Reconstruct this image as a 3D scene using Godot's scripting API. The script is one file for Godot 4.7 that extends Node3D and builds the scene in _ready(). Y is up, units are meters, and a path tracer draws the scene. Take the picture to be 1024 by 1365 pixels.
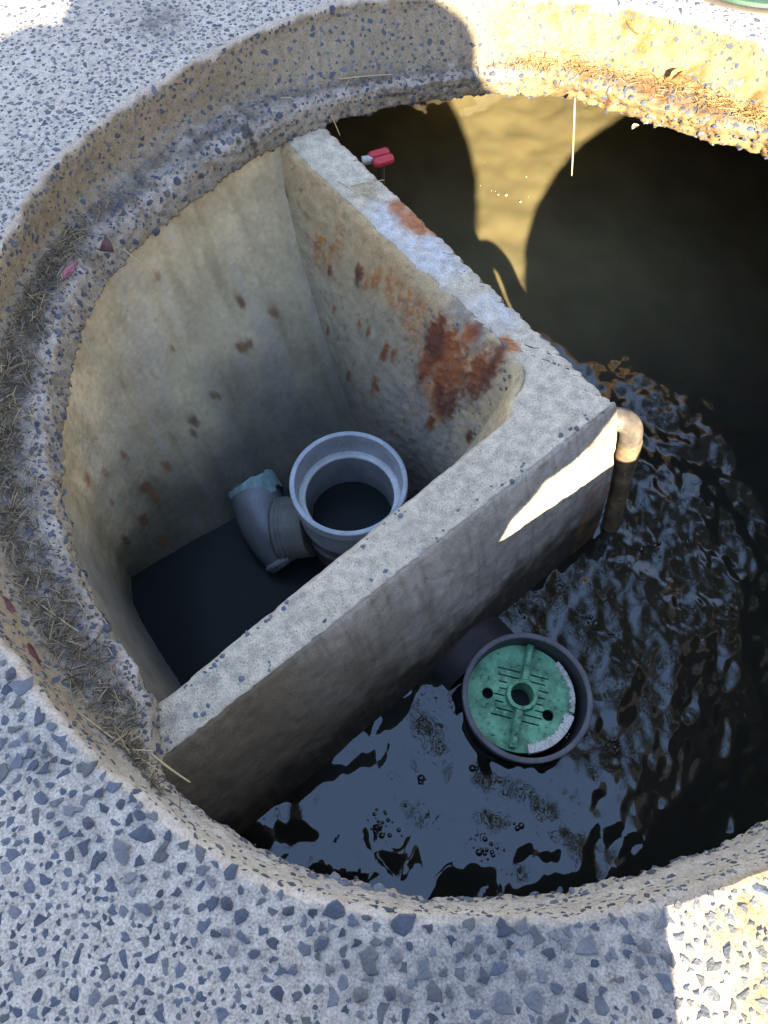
extends Node3D
# A round opening in an exposed-aggregate concrete slab, looking down on a tank with an L-shaped dividing wall.
# Lengths are written in units of S metres. Origin: centre of the opening, at ground level; -z is away from the camera.

const S := 0.8
const SUN_AZ := 11.0
const SUN_EL := 25.0
const WATER := -0.515
const CHAMBER_WATER := -0.615
const TOP := -0.145

var rng := RandomNumberGenerator.new()
var M := {}
var noise_a: FastNoiseLite   # broad
var noise_b: FastNoiseLite   # middling
var noise_c: FastNoiseLite   # fine
var noise_e: FastNoiseLite   # chips


class Shape:
	var v := PackedVector3Array()
	var c := PackedColorArray()
	var i := PackedInt32Array()

	func add(p: Vector3, col := Color.WHITE) -> int:
		v.append(p)
		c.append(col)
		return v.size() - 1

	func tri(a: int, b: int, d: int) -> void:
		i.append(a)
		i.append(b)
		i.append(d)

	func quad(a: int, b: int, d: int, e: int) -> void:
		tri(a, b, d)
		tri(a, d, e)

	# vertices first..first+rows*cols-1 row by row
	func grid(first: int, rows: int, cols: int, flip := false, wrap := false) -> void:
		var last := cols if wrap else cols - 1
		for r in rows - 1:
			for k in last:
				var a := first + r * cols + k
				var b := first + r * cols + (k + 1) % cols
				var d := b + cols
				var e := a + cols
				if flip:
					quad(a, e, d, b)
				else:
					quad(a, b, d, e)

	# profile points are (radius, height); order from outside bottom over the top to the inside turns faces outwards
	func lathe(profile: Array, seg: int, t := Transform3D(), col := Color.WHITE, closed := false) -> void:
		var first := v.size()
		var pts := profile.duplicate()
		if closed:
			pts.append(profile[0])
		for p in pts:
			for k in seg:
				var a := TAU * k / seg
				add(t * Vector3(p.x * cos(a), p.y, p.x * sin(a)), col)
		grid(first, pts.size(), seg, false, true)

	func box(size: Vector3, t := Transform3D(), col := Color.WHITE, bevel := 0.0) -> void:
		var h := size / 2.0
		var b := minf(bevel, minf(h.x, minf(h.y, h.z)) * 0.9)
		# an octagon-sided block: two bevelled rings and the caps
		var ring := [Vector2(h.x - b, -h.z), Vector2(h.x, -h.z + b), Vector2(h.x, h.z - b), Vector2(h.x - b, h.z), Vector2(-h.x + b, h.z), Vector2(-h.x, h.z - b), Vector2(-h.x, -h.z + b), Vector2(-h.x + b, -h.z)]
		var first := v.size()
		var levels := [Vector2(-h.y, 1), Vector2(-h.y + b, 0), Vector2(h.y - b, 0), Vector2(h.y, 1)]
		for l in levels:
			for p in ring:
				var q: Vector2 = p - Vector2(signf(p.x) * b, signf(p.y) * b) * l.y * 0.999
				add(t * Vector3(q.x, l.x, q.y), col)
		grid(first, 4, 8, true, true)
		for side in [0, 3]:
			for k in range(1, 7):
				var o: int = first + side * 8
				if side == 0:
					tri(o, o + k + 1, o + k)
				else:
					tri(o, o + k, o + k + 1)

	func tube(path: Array, radii: Array, seg: int, col := Color.WHITE, caps := true) -> void:
		var first := v.size()
		var side := Vector3.ZERO
		for k in path.size():
			var d: Vector3 = (path[mini(k + 1, path.size() - 1)] - path[maxi(k - 1, 0)]).normalized()
			if k == 0:
				side = d.cross(Vector3.UP if absf(d.y) < 0.9 else Vector3.RIGHT).normalized()
			side = (side - d * side.dot(d)).normalized()
			var up := d.cross(side)
			for j in seg:
				var a := TAU * j / seg
				add(path[k] + (side * cos(a) + up * sin(a)) * radii[mini(k, radii.size() - 1)], col)
		grid(first, path.size(), seg, true, true)
		if caps:
			var o := first + (path.size() - 1) * seg
			for j in range(1, seg - 1):
				tri(first, first + j, first + j + 1)
				tri(o, o + j + 1, o + j)

	func join(other: Shape, t: Transform3D, col := Color.WHITE) -> void:
		var first := v.size()
		for k in other.v.size():
			v.append(t * other.v[k])
			c.append(other.c[k] * col)
		for k in other.i:
			i.append(first + k)

	func mesh(smooth := true) -> ArrayMesh:
		var a := []
		a.resize(Mesh.ARRAY_MAX)
		a[Mesh.ARRAY_VERTEX] = v
		a[Mesh.ARRAY_COLOR] = c
		a[Mesh.ARRAY_INDEX] = i
		if smooth:
			var n := PackedVector3Array()
			n.resize(v.size())
			for k in range(0, i.size(), 3):
				var p := v[i[k]]
				var f := (v[i[k + 2]] - p).cross(v[i[k + 1]] - p)
				n[i[k]] += f
				n[i[k + 1]] += f
				n[i[k + 2]] += f
			for k in n.size():
				n[k] = n[k].normalized() if n[k].length_squared() > 1e-30 else Vector3.UP
			a[Mesh.ARRAY_NORMAL] = n
		var m := ArrayMesh.new()
		m.add_surface_from_arrays(Mesh.PRIMITIVE_TRIANGLES, a)
		return m


func put(called: String, m: Mesh, mat: Material, parent: Node = self) -> MeshInstance3D:
	var o := MeshInstance3D.new()
	o.name = called
	o.mesh = m
	o.material_override = null
	for k in m.get_surface_count():
		m.surface_set_material(k, mat)
	parent.add_child(o, true)
	return o


func put_shared(called: String, m: Mesh, mat: Material, parent: Node) -> MeshInstance3D:
	var o := MeshInstance3D.new()
	o.name = called
	o.mesh = m
	o.material_override = mat
	parent.add_child(o, true)
	return o


func numbered(called: String) -> String:
	if not has_node(NodePath(called)):
		return called
	var k := 1
	while has_node(NodePath("%s_%03d" % [called, k])):
		k += 1
	return "%s_%03d" % [called, k]


func thing(called: String, label: String, category: String, group := "") -> Node3D:
	var o := Node3D.new()
	o.name = numbered(called)
	add_child(o)
	return tag(o, label, category, group)


func tag(o: Node3D, label: String, category: String, group := "") -> Node3D:
	o.set_meta("label", label)
	if category:
		o.set_meta("category", category)
	if group:
		o.set_meta("group", group)
	return o


func structure(o: Node3D, label := "") -> Node3D:
	o.set_meta("kind", "structure")
	if label:
		o.set_meta("label", label)
	return o


func u(x: float, y: float, z: float) -> Vector3:
	return Vector3(x, y, z) * S


func at(f: float, seed_: int, octaves := 3) -> FastNoiseLite:
	var n := FastNoiseLite.new()
	n.noise_type = FastNoiseLite.TYPE_SIMPLEX_SMOOTH
	n.frequency = f
	n.seed = seed_
	n.fractal_octaves = octaves
	return n


func lerp_table(t: Array, x: float) -> float:
	for k in t.size() - 1:
		if x <= t[k + 1][0]:
			return lerpf(t[k][1], t[k + 1][1], clampf((x - t[k][0]) / (t[k + 1][0] - t[k][0]), 0.0, 1.0))
	return t[-1][1]


# ---------------------------------------------------------------- textures and materials

func speckle(size: int, seed_: int, f1: float, f2: float, base: float, a1: float, a2: float, specks: float, grit := 0.06, tint := Color.WHITE) -> Array:
	var n1 := at(f1, seed_, 3)
	var n2 := at(f2, seed_ + 7, 4)
	var d1 := n1.get_seamless_image(size, size).get_data()
	var d2 := n2.get_seamless_image(size, size).get_data()
	var out := PackedByteArray()
	out.resize(size * size * 3)
	var high := PackedByteArray()
	high.resize(size * size)
	var r := RandomNumberGenerator.new()
	r.seed = seed_
	for k in size * size:
		var a := (d1[k] - 127.5) / 127.5
		var b := (d2[k] - 127.5) / 127.5
		var w := base + a * a1 + b * a2
		if a > 0.52:
			w += specks * (a - 0.52) * 2.0
		elif a < -0.5:
			w -= specks * 1.4 * (-a - 0.5)
		w += (r.randf() - 0.5) * grit
		var g := clampf(w, 0.02, 1.0) * 255.0
		out[k * 3] = int(g * tint.r)
		out[k * 3 + 1] = int(g * tint.g)
		out[k * 3 + 2] = int(g * tint.b)
		high[k] = int(clampf(0.5 + a * 0.42 + b * 0.2, 0.0, 1.0) * 255.0)
	var im := Image.create_from_data(size, size, false, Image.FORMAT_RGB8, out)
	var hm := Image.create_from_data(size, size, false, Image.FORMAT_L8, high)
	return [ImageTexture.create_from_image(im), ImageTexture.create_from_image(hm)]


func mat(called: String, tex: Array, scale: float, relief: float, rough := 0.9, albedo := Color.WHITE) -> StandardMaterial3D:
	var m := StandardMaterial3D.new()
	m.resource_name = called
	m.albedo_color = albedo
	m.vertex_color_use_as_albedo = true
	m.roughness = rough
	m.metallic_specular = 0.35
	m.uv1_triplanar = true
	m.uv1_world_triplanar = true
	m.uv1_scale = Vector3.ONE * scale
	if tex.size():
		m.albedo_texture = tex[0]
		if relief > 0.0:
			m.heightmap_enabled = true
			m.heightmap_texture = tex[1]
			m.heightmap_scale = relief
	M[called] = m
	return m


func plain(called: String, albedo: Color, rough := 0.5, specular := 0.5) -> StandardMaterial3D:
	var m := StandardMaterial3D.new()
	m.resource_name = called
	m.albedo_color = albedo.linear_to_srgb()
	m.roughness = rough
	m.metallic_specular = specular
	m.vertex_color_use_as_albedo = true
	M[called] = m
	return m


func make_materials() -> void:
	var sand := speckle(1024, 11, 0.14, 0.03, 0.86, 0.16, 0.12, 0.55, 0.16)
	var pitted := speckle(1024, 23, 0.11, 0.016, 0.87, 0.1, 0.13, 0.85, 0.14)
	var smooth := speckle(1024, 37, 0.05, 0.006, 0.88, 0.07, 0.14, 0.25)
	var plastic := speckle(512, 51, 0.06, 0.008, 0.9, 0.06, 0.12, 0.25)
	mat("slab_concrete", sand, 2.2, 0.035, 0.92)
	mat("wall_concrete", pitted, 3.0, 0.07, 0.9)
	mat("chamber_concrete", smooth, 1.9, 0.06, 0.75)
	mat("stone", plastic, 9.0, 0.05, 0.62)
	for k in 6:
		var tone: Color = [Color(.105, .128, .172), Color(.085, .104, .142), Color(.135, .158, .20), Color(.07, .084, .115), Color(.165, .18, .205), Color(.13, .138, .15)][k]
		mat("stone_%d" % k, plastic, 9.0, 0.05, 0.6, tone.linear_to_srgb())
	mat("grey_plastic", plastic, 5.0, 0.0, 0.33)
	M.grey_plastic.metallic_specular = 0.5
	mat("dark_plastic", plastic, 6.0, 0.02, 0.5)
	mat("green_plastic", pitted, 5.0, 0.03, 0.55)
	mat("seal", pitted, 9.0, 0.1, 0.8)
	mat("litter", [], 1.0, 0.0, 0.85)
	mat("leaf", plastic, 14.0, 0.02, 0.6)
	mat("cloth", plastic, 12.0, 0.05, 0.95)
	mat("earth", sand, 1.2, 0.5, 1.0)
	plain("red_plastic", Color(.36, .02, .035), 0.4)
	plain("foam", Color(.7, .7, .66), 0.25)
	var w := StandardMaterial3D.new()
	w.resource_name = "water"
	w.albedo_color = Color.WHITE
	w.vertex_color_use_as_albedo = true
	w.roughness = 0.025
	w.metallic_specular = 0.62
	w.subsurf_scatter_enabled = true
	w.subsurf_scatter_strength = 0.6
	M.water = w
	var w2 := StandardMaterial3D.new()
	w2.resource_name = "chamber_water"
	w2.vertex_color_use_as_albedo = true
	w2.albedo_color = Color(.015, .019, .018).linear_to_srgb()
	w2.metallic_specular = 0.16
	w2.roughness = 0.2
	M.chamber_water = w2
	var b := StandardMaterial3D.new()
	b.resource_name = "bubble"
	b.albedo_color = Color(1, 1, 1, 0.08)
	b.transparency = BaseMaterial3D.TRANSPARENCY_ALPHA
	b.roughness = 0.05
	M.bubble = b


# ---------------------------------------------------------------- the slab: radii by direction (degrees; 90 is away from the camera, 180 left)

const D_TABLE := [[-180, .706], [-171, .703], [-159, .699], [-150, .698], [-141, .692], [-136, .70], [-133.5, .722], [-131, .748], [-125, .748], [-117, .739], [-109, .728], [-101, .714], [-93, .698], [-85, .681], [-78, .671], [-68, .665], [-50, .67], [0, .69], [30, .71], [48, .723], [55, .69], [66, .685], [81, .707], [95, .70], [102, .695], [117, .697], [131, .694], [143, .691], [161, .717], [174, .711], [180, .706]]
const C_TABLE := [[-180, .016], [-167, .012], [-152, -.001], [-141, -.004], [-134, .002], [-130, .004], [-60, .004], [0, .0], [48, -.012], [66, -.016], [90, -.008], [102, -.006], [131, .012], [144, .02], [161, .02], [180, .016]]
const B_TABLE := [[-180, .795], [-170, .79], [-150, .772], [-140, .764], [-134, .757], [-130, .753], [-124, .749], [-117, .743], [-109, .732], [-101, .718], [-93, .702], [-85, .685], [-78, .675], [-68, .67], [-50, .69], [0, .73], [45, .74], [66, .74], [80, .73], [95, .722], [115, .738], [128, .777], [152, .795], [170, .80], [180, .795]]
const A_TABLE := [[-180, .805], [-165, .802], [-147, .785], [-140, .774], [-133, .768], [-126, .762], [-120, .764], [-114, .756], [-107, .741], [-98, .722], [-87, .705], [-81, .694], [-75, .686], [-60, .69], [-45, .71], [0, .76], [45, .775], [66, .78], [87, .775], [102, .79], [111, .81], [128, .80], [140, .80], [155, .81], [168, .80], [180, .805]]


func profile(deg: float) -> Array:
	var d := lerp_table(D_TABLE, deg)
	var c := d + lerp_table(C_TABLE, deg)
	var b := lerp_table(B_TABLE, deg)
	var a := lerp_table(A_TABLE, deg)
	b = maxf(b, c + 0.002)
	a = maxf(a, b + 0.004)
	return [Vector2(1.6, 0), Vector2(1.25, 0), Vector2(a + 0.05, 0), Vector2(a + 0.008, -0.001), Vector2(a, -0.008), Vector2(a - 0.004, -0.022), Vector2(b + 0.004, -0.072), Vector2(b - minf(0.012, (b - c) * 0.3), -0.087), Vector2(c + minf(0.012, (b - c) * 0.3), -0.093), Vector2(c, -0.101), Vector2(d, -0.144), Vector2(d + 0.015, -0.15), Vector2(1.58, -0.15), Vector2(1.6, -0.1), Vector2(1.6, 0)]


# place on the slab's skin: knot is a fractional index into the profile
func slab_point(deg: float, knot: float, prof := []) -> Vector3:
	var p: Array = prof if prof.size() else profile(deg)
	var k := clampi(int(knot), 0, p.size() - 2)
	var q: Vector2 = p[k].lerp(p[k + 1], knot - k)
	var a := deg_to_rad(deg)
	var x := q.x * cos(a)
	var z := -q.x * sin(a)
	var rough := 0.0
	if knot < 2.0:
		rough = 0.0007
	elif knot < 4.0:
		rough = 0.0022
	elif knot < 7.0:
		rough = 0.004
	elif knot < 9.2:
		rough = 0.006
	elif knot < 11.5:
		rough = 0.006
	var n := noise_b.get_noise_3d(x, q.y, z) + 0.5 * noise_c.get_noise_3d(x, q.y, z)
	var e := noise_e.get_noise_3d(x, 0.0, z)
	var push := n * rough
	if knot > 8.6 and knot < 11.2:
		push += (absf(e) * 0.011 - 0.003) * (1.0 if deg < -134.0 or deg > -50.0 else 0.35)
		if knot > 9.4:
			push += maxf(0.0, noise_e.get_noise_3d(x * 0.5 + 9.0, q.y, z * 0.5) - 0.15) * 0.02
	if knot > 3.0 and knot < 6.5 and deg > -134.0 and deg < -50.0:
		push += absf(e) * 0.0025
	var up := 1.0 if knot < 3.0 or (knot > 7.0 and knot < 9.0) else 0.35
	var r := q.x + (push if knot > 2.5 and knot < 11.5 else 0.0)
	return Vector3(r * cos(a), q.y - absf(push) * up if knot < 11.4 else q.y, -r * sin(a))


func blend(a: Color, b: Color, t: float) -> Color:
	return a.lerp(b, clampf(t, 0.0, 1.0))


func slab_color(deg: float, knot: float, p: Vector3) -> Color:
	var n1 := noise_a.get_noise_3d(p.x, p.y, p.z)
	var n2 := noise_b.get_noise_3d(p.x * 1.3 + 4.0, p.y, p.z * 1.3)
	var n3 := noise_c.get_noise_3d(p.x, p.y + 3.0, p.z)
	var k := knot + n2 * 0.9
	var near := smoothstep(-140.0, -126.0, deg) * (1.0 - smoothstep(-60.0, -40.0, deg))
	var ground := Color(.545, .505, .445) * (1.0 + 0.16 * n1 + 0.1 * n2)
	# a greyer, rougher stretch of the slab on the near side
	ground = blend(ground, Color(.30, .30, .30), smoothstep(-112.0, -98.0, deg) * (1.0 - smoothstep(-84.0, -78.0, deg)) * 0.75 * smoothstep(-0.4, 0.5, n1 + 0.4))
	ground = blend(ground, Color(.35, .26, .145), (smoothstep(-86.0, -78.0, deg) - smoothstep(-30.0, 0.0, deg)) * (0.7 + n2))
	var smudge := Vector2(p.x + 0.62, p.z + 0.70).length()
	ground = blend(ground, Color(.14, .135, .13), (0.5 + n2 + 0.5 * n3) * (1.0 - smoothstep(0.0, 0.085, smudge)))
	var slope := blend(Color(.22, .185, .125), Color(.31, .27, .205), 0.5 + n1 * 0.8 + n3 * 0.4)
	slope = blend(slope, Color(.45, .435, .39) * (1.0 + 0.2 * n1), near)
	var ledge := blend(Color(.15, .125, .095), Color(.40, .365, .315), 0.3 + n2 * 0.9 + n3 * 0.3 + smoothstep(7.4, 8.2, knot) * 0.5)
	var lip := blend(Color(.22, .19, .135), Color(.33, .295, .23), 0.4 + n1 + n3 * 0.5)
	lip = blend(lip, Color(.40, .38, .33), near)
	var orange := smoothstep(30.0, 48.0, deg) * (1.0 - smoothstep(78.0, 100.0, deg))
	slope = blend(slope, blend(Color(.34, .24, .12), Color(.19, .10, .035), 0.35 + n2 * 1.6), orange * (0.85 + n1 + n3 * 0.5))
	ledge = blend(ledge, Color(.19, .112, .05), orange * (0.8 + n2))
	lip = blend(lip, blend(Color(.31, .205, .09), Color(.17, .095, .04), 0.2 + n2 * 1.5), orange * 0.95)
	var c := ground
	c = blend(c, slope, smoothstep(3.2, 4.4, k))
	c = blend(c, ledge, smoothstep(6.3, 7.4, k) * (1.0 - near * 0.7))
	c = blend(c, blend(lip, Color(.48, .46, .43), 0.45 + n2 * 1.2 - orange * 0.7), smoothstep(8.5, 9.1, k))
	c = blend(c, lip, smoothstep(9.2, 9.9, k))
	if knot > 7.6 and knot < 11.2:
		var gap := minf(absf(deg - 130.6 - n2 * 3.0), absf(deg - 56.5 - n2 * 3.0))
		c = blend(c, Color(.05, .042, .035), (1.0 - smoothstep(0.15, 0.6, gap)) * 0.85)
	if knot > 11.0:
		c = Color(.2, .18, .14)
	c.a = 1.0
	return c


func build_slab() -> MeshInstance3D:
	var knots := []
	var counts := [10, 45, 8, 5, 4, 10, 5, 12, 4, 12, 3, 6, 2, 2]
	for k in counts.size():
		for j in counts[k]:
			knots.append(k + float(j) / counts[k])
	knots.append(counts.size() - 0.0001)
	var sh := Shape.new()
	var cols := knots.size()
	var around := 960
	for a in around:
		var deg := -180.0 + 360.0 * a / around
		var pr := profile(deg)
		for k in knots:
			var p := slab_point(deg, k, pr)
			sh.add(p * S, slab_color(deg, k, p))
	for a in around:
		for k in cols - 1:
			var p := a * cols + k
			var q := ((a + 1) % around) * cols + k
			sh.quad(p, q, q + 1, p + 1)
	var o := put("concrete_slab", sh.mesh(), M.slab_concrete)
	structure(o, "exposed aggregate concrete slab with a stepped round opening")
	return o


# an angular chip of stone lying flat, one unit in radius
func chip(r: RandomNumberGenerator, round_ := false) -> Shape:
	var n := r.randi_range(8, 10)
	var sh := Shape.new()
	var ang := []
	var rad := []
	var squash := r.randf_range(0.45, 1.0)
	var corner := r.randf() * TAU
	for k in n:
		ang.append(TAU * (k + r.randf_range(-0.42, 0.42)) / n)
		# an angular outline: a few straight sides cut from a disc, with an odd notch
		var q := 1.0
		for side in 3:
			var face: float = corner + TAU * side / 3.0 + (0.5 if side == 1 else 0.0)
			var along := cos(ang[k] - face)
			if along > 0.2:
				q = minf(q, lerpf(0.5, 0.72, float(side) / 2.0) / along)
		q *= r.randf_range(0.85, 1.12)
		if not round_ and r.randf() < 0.2:
			q *= 0.55
		rad.append(q if not round_ else lerpf(q, 0.9, 0.6))
	var middle := sh.add(Vector3(0, 0.05 if not round_ else 0.4, 0))
	var levels := [[0.84, 0.0], [1.0, -0.16], [0.92, -0.7]] if not round_ else [[0.55, 0.3], [0.95, -0.1], [0.85, -0.6]]
	for l in levels:
		for k in n:
			sh.add(Vector3(cos(ang[k]) * rad[k] * l[0] * squash, l[1] + r.randf_range(-0.04, 0.04) + (r.randf_range(-0.12, 0.12) if round_ else 0.0), sin(ang[k]) * rad[k] * l[0]))
	for k in n:
		sh.tri(middle, 1 + k, 1 + (k + 1) % n)
	sh.grid(1, 3, n, true, true)
	return sh


func frame_on(p: Vector3, n: Vector3, turn: float, size: Vector3) -> Transform3D:
	var side := n.cross(Vector3(0.31, 0.2, 0.93)).normalized()
	var b := Basis(side, n, side.cross(n))
	return Transform3D(b * Basis(Vector3.UP, turn) * Basis.from_scale(size), p)


func build_stones(slab: Node3D) -> void:
	var variants := []
	var meshes := []
	for k in 26:
		var sh := chip(rng)
		variants.append(sh)
		meshes.append(sh.mesh(false))
	for k in 8:
		var sh := chip(rng, true)
		variants.append(sh)
		meshes.append(sh.mesh(false))
	var cells := {}
	var placed := []   # [distance to the camera over size, transform, tone, variant]
	var eye := Vector3(-.216, .855, .691)
	for attempt in 105000:
		var kind := rng.randf()
		var deg := rng.randf_range(-180.0, 180.0)
		var knot := 0.0
		var size := 0.0
		var pr := profile(deg)
		var dusty := 0.0
		var raised := 0.0
		if kind < 0.72:
			var r0: float = pr[3].x
			if deg > -50.0 and deg < 40.0:
				continue
			var r := sqrt(lerpf(r0 * r0, 1.42 if deg > 60.0 and deg < 160.0 else 1.05, rng.randf()))
			knot = lerpf(2.0, 3.0, 1.0 - (r - r0) / maxf(1e-4, pr[2].x - r0)) if r < pr[2].x else (2.0 - (r - pr[2].x) / (1.25 - pr[2].x) if r < 1.25 else 1.0 - (r - 1.25) / 0.35)
			size = 0.0042 + 0.0105 * pow(rng.randf(), 1.5)
			var rim := r < r0 + 0.07
			if deg > 60.0 and deg < 200.0 or deg < -170.0:
				size *= 0.82
				if not rim and rng.randf() < 0.5:
					continue
			if deg > -160.0 and deg < -85.0 and rim:
				size = size * 1.25 + 0.002
				raised = rng.randf_range(0.0, 0.004)
			if deg > -112.0 and deg < -30.0:
				dusty = 0.25 if deg < -84.0 else 0.5
				if rng.randf() < 0.35:
					continue
		elif kind < 0.82:
			knot = rng.randf_range(4.0, 6.6)
			if rng.randf() < (0.8 if deg > -134.0 and deg < -50.0 else 0.45):
				continue
			size = 0.0035 + 0.0075 * pow(rng.randf(), 1.6)
			if deg > -134.0 and deg < -50.0:
				size *= 0.8
		elif kind < 0.95:
			knot = rng.randf_range(7.0, 9.0)
			if rng.randf() < 0.7:
				continue
			size = 0.004 + 0.0095 * pow(rng.randf(), 1.6)
			if deg > -132.0 and deg < -50.0:
				continue
		else:
			knot = rng.randf_range(9.1, 10.9)
			size = 0.0025 + 0.008 * pow(rng.randf(), 2.0)
		var p := slab_point(deg, knot, pr)
		if p.z > 0.95 or p.x > 1.05:
			continue
		var key := Vector2i(int(floor(p.x / 0.03)), int(floor(p.z / 0.03)))
		var free := true
		for dx in [-1, 0, 1]:
			for dz in [-1, 0, 1]:
				for other in cells.get(key + Vector2i(dx, dz), []):
					if p.distance_to(other[0]) < (size + other[1]) * 0.6:
						free = false
		if not free:
			continue
		if not cells.has(key):
			cells[key] = []
		cells[key].append([p, size])
		var n := Vector3.UP
		if knot > 3.0:
			var e1 := slab_point(deg + 0.8, knot, profile(deg + 0.8)) - slab_point(deg - 0.8, knot, profile(deg - 0.8))
			var e2 := slab_point(deg, minf(knot + 0.15, 11.0), pr) - slab_point(deg, knot - 0.15, pr)
			n = e2.cross(e1).normalized()
			if n.y < -0.3 or n.dot(Vector3(-p.x, 1.2, -p.z)) < 0.0:
				n = -n
		n = (n + Vector3(rng.randf_range(-1, 1), rng.randf_range(-1, 1), rng.randf_range(-1, 1)) * (0.03 if knot < 2.6 and raised == 0.0 else 0.16)).normalized()
		var long := rng.randf_range(0.55, 1.0)
		var rounded := knot > 8.4 or raised > 0.0036
		var which := rng.randi_range(26, 33) if rounded and rng.randf() < 0.6 else rng.randi_range(0, 25)
		var tone := rng.randi_range(0, 5)
		if knot > 4.0 and rng.randf() < 0.5:
			tone = 3
		if dusty > 0.0 and rng.randf() < dusty * 1.4:
			tone = 4 if rng.randf() < 0.5 else 5
		var t := frame_on((p + n * (0.0006 + raised)) * S, n, rng.randf() * TAU, Vector3(size, size * 0.45, size * long) * S)
		placed.append([p.distance_to(eye) / size + (300.0 if p.z > 0.87 or p.x > 0.9 or p.x < -0.95 else 0.0), t, tone, which])
	placed.sort_custom(func(a, b): return a[0] < b[0])
	var tones := [Color(.105, .128, .172), Color(.085, .104, .142), Color(.135, .158, .20), Color(.07, .084, .115), Color(.165, .18, .205), Color(.13, .138, .15)]
	var rest := Shape.new()
	for k in placed.size():
		var q: Array = placed[k]
		if k < 282:
			var o := put_shared("stone", meshes[q[3]], M["stone_%d" % q[2]], slab)
			o.transform = q[1]
		else:
			rest.join(variants[q[3]], q[1], tones[q[2]])
	# broken lumps along the near edge of the opening
	for k in 18:
		var deg := rng.randf_range(-119.0, -103.0)
		var p := slab_point(deg, rng.randf_range(8.3, 9.6))
		var size := rng.randf_range(0.006, 0.0125)
		var o3 := put_shared("stone", meshes[rng.randi_range(26, 33)], M["stone_%d" % [2, 4, 5][rng.randi_range(0, 2)]], slab)
		o3.transform = frame_on(p * S, Vector3(rng.randf_range(-.3, .3), 1, rng.randf_range(-.5, .1)).normalized(), rng.randf() * TAU, Vector3(size, size * 0.8, size * 0.8) * S)
	var o := put("small_stones", rest.mesh(false), M.stone, slab)
	o.set_meta("kind", "stuff")
	print("stones ", placed.size())


# ---------------------------------------------------------------- stains: [x, y, z, radius]

const FACE_RUST := [[-.102, -.220, -.146, .035], [-.076, -.165, -.137, .021], [-.121, -.219, -.170, .029], [-.089, -.239, -.121, .033], [-.055, -.202, -.093, .0256], [-.111, -.292, -.127, .023], [-.097, -.306, -.104, .0175], [-.137, -.279, -.167, .023], [-.475, -.295, -.595, .0093], [-.470, -.324, -.577, .0116], [-.463, -.340, -.562, .0116], [-.476, -.376, -.564, .0105], [-.435, -.239, -.567, .014], [-.42, -.249, -.543, .014], [-.41, -.31, -.505, .0116], [-.398, -.325, -.484, .0093], [-.212, -.334, -.24, .0093], [-.216, -.354, -.238, .0093], [-.197, -.333, -.222, .0081], [-.234, -.431, -.23, .0093], [-.239, -.456, -.226, .0081], [-.23, -.437, -.221, .007], [-.126, -.392, -.107, .0093], [-.061, -.337, -.044, .007], [-.245, -.337, -.282, .007], [-.317, -.366, -.363, .0058], [-.332, -.428, -.357, .0058], [-.263, -.34, -.304, .0058], [-.261, -.239, -.342, .0093], [-.29, -.481, -.281, .0058], [-.322, -.297, -.397, .007], [-.174, -.446, -.147, .0047], [-.03, -.16, -.085, .014]]
const FACE_ORANGE := [[-.12, -.33, -.125, .02], [-.112, -.36, -.105, .016], [-.235, -.23, -.31, .016], [-.25, -.25, -.325, .012], [-.30, -.22, -.40, .018], [-.315, -.25, -.41, .014], [-.44, -.27, -.555, .018], [-.455, -.30, -.565, .016], [-.158, -.224, -.215, .03], [-.172, -.212, -.239, .024], [-.192, -.212, -.265, .02], [-.205, -.206, -.284, .017], [-.226, -.216, -.306, .014], [-.343, -.268, -.436, .022], [-.336, -.282, -.422, .015], [-.125, -.30, -.15, .03]]
const WALL_RUST := [[-.624, -.206, -.307, .0088], [-.499, -.33, -.351, .0101], [-.502, -.389, -.288, .0126], [-.592, -.439, -.143, .0126], [-.595, -.453, -.125, .0088], [-.689, -.362, -.019, .0101], [-.703, -.323, .033, .0088], [-.708, -.284, .076, .0126], [-.671, -.455, -.001, .0126], [-.664, -.482, .005, .0101], [-.64, -.459, -.051, .0101], [-.555, -.428, -.195, .0076], [-.645, -.33, -.173, .0063], [-.616, -.321, -.229, .005], [-.704, -.278, .006, .005], [-.44, -.375, -.363, .0101], [-.549, -.434, -.196, .0063], [-.704, -.385, .065, .0063], [-.49, -.391, -.297, .0101], [-.708, -.492, .094, .0101], [-.666, -.572, .058, .0101], [-.682, -.492, .045, .0088], [-.46, -.17, -.46, .012], [-.49, -.16, -.44, .009]]


func stained(p: Vector3, list: Array, ragged: float, stretch := 0.75) -> float:
	var most := 0.0
	for s in list:
		var fall: float = p.y - s[1]
		var d := Vector3(p.x - s[0], fall * (stretch if fall > 0.0 else stretch * 0.55), p.z - s[2])
		var reach: float = s[3] * 1.9
		if absf(d.x) < reach and absf(d.z) < reach and absf(d.y) < reach:
			most = maxf(most, 1.0 - smoothstep(0.45, 1.25, d.length() / s[3] + ragged))
	return most


# ---------------------------------------------------------------- the dividing wall

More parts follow.
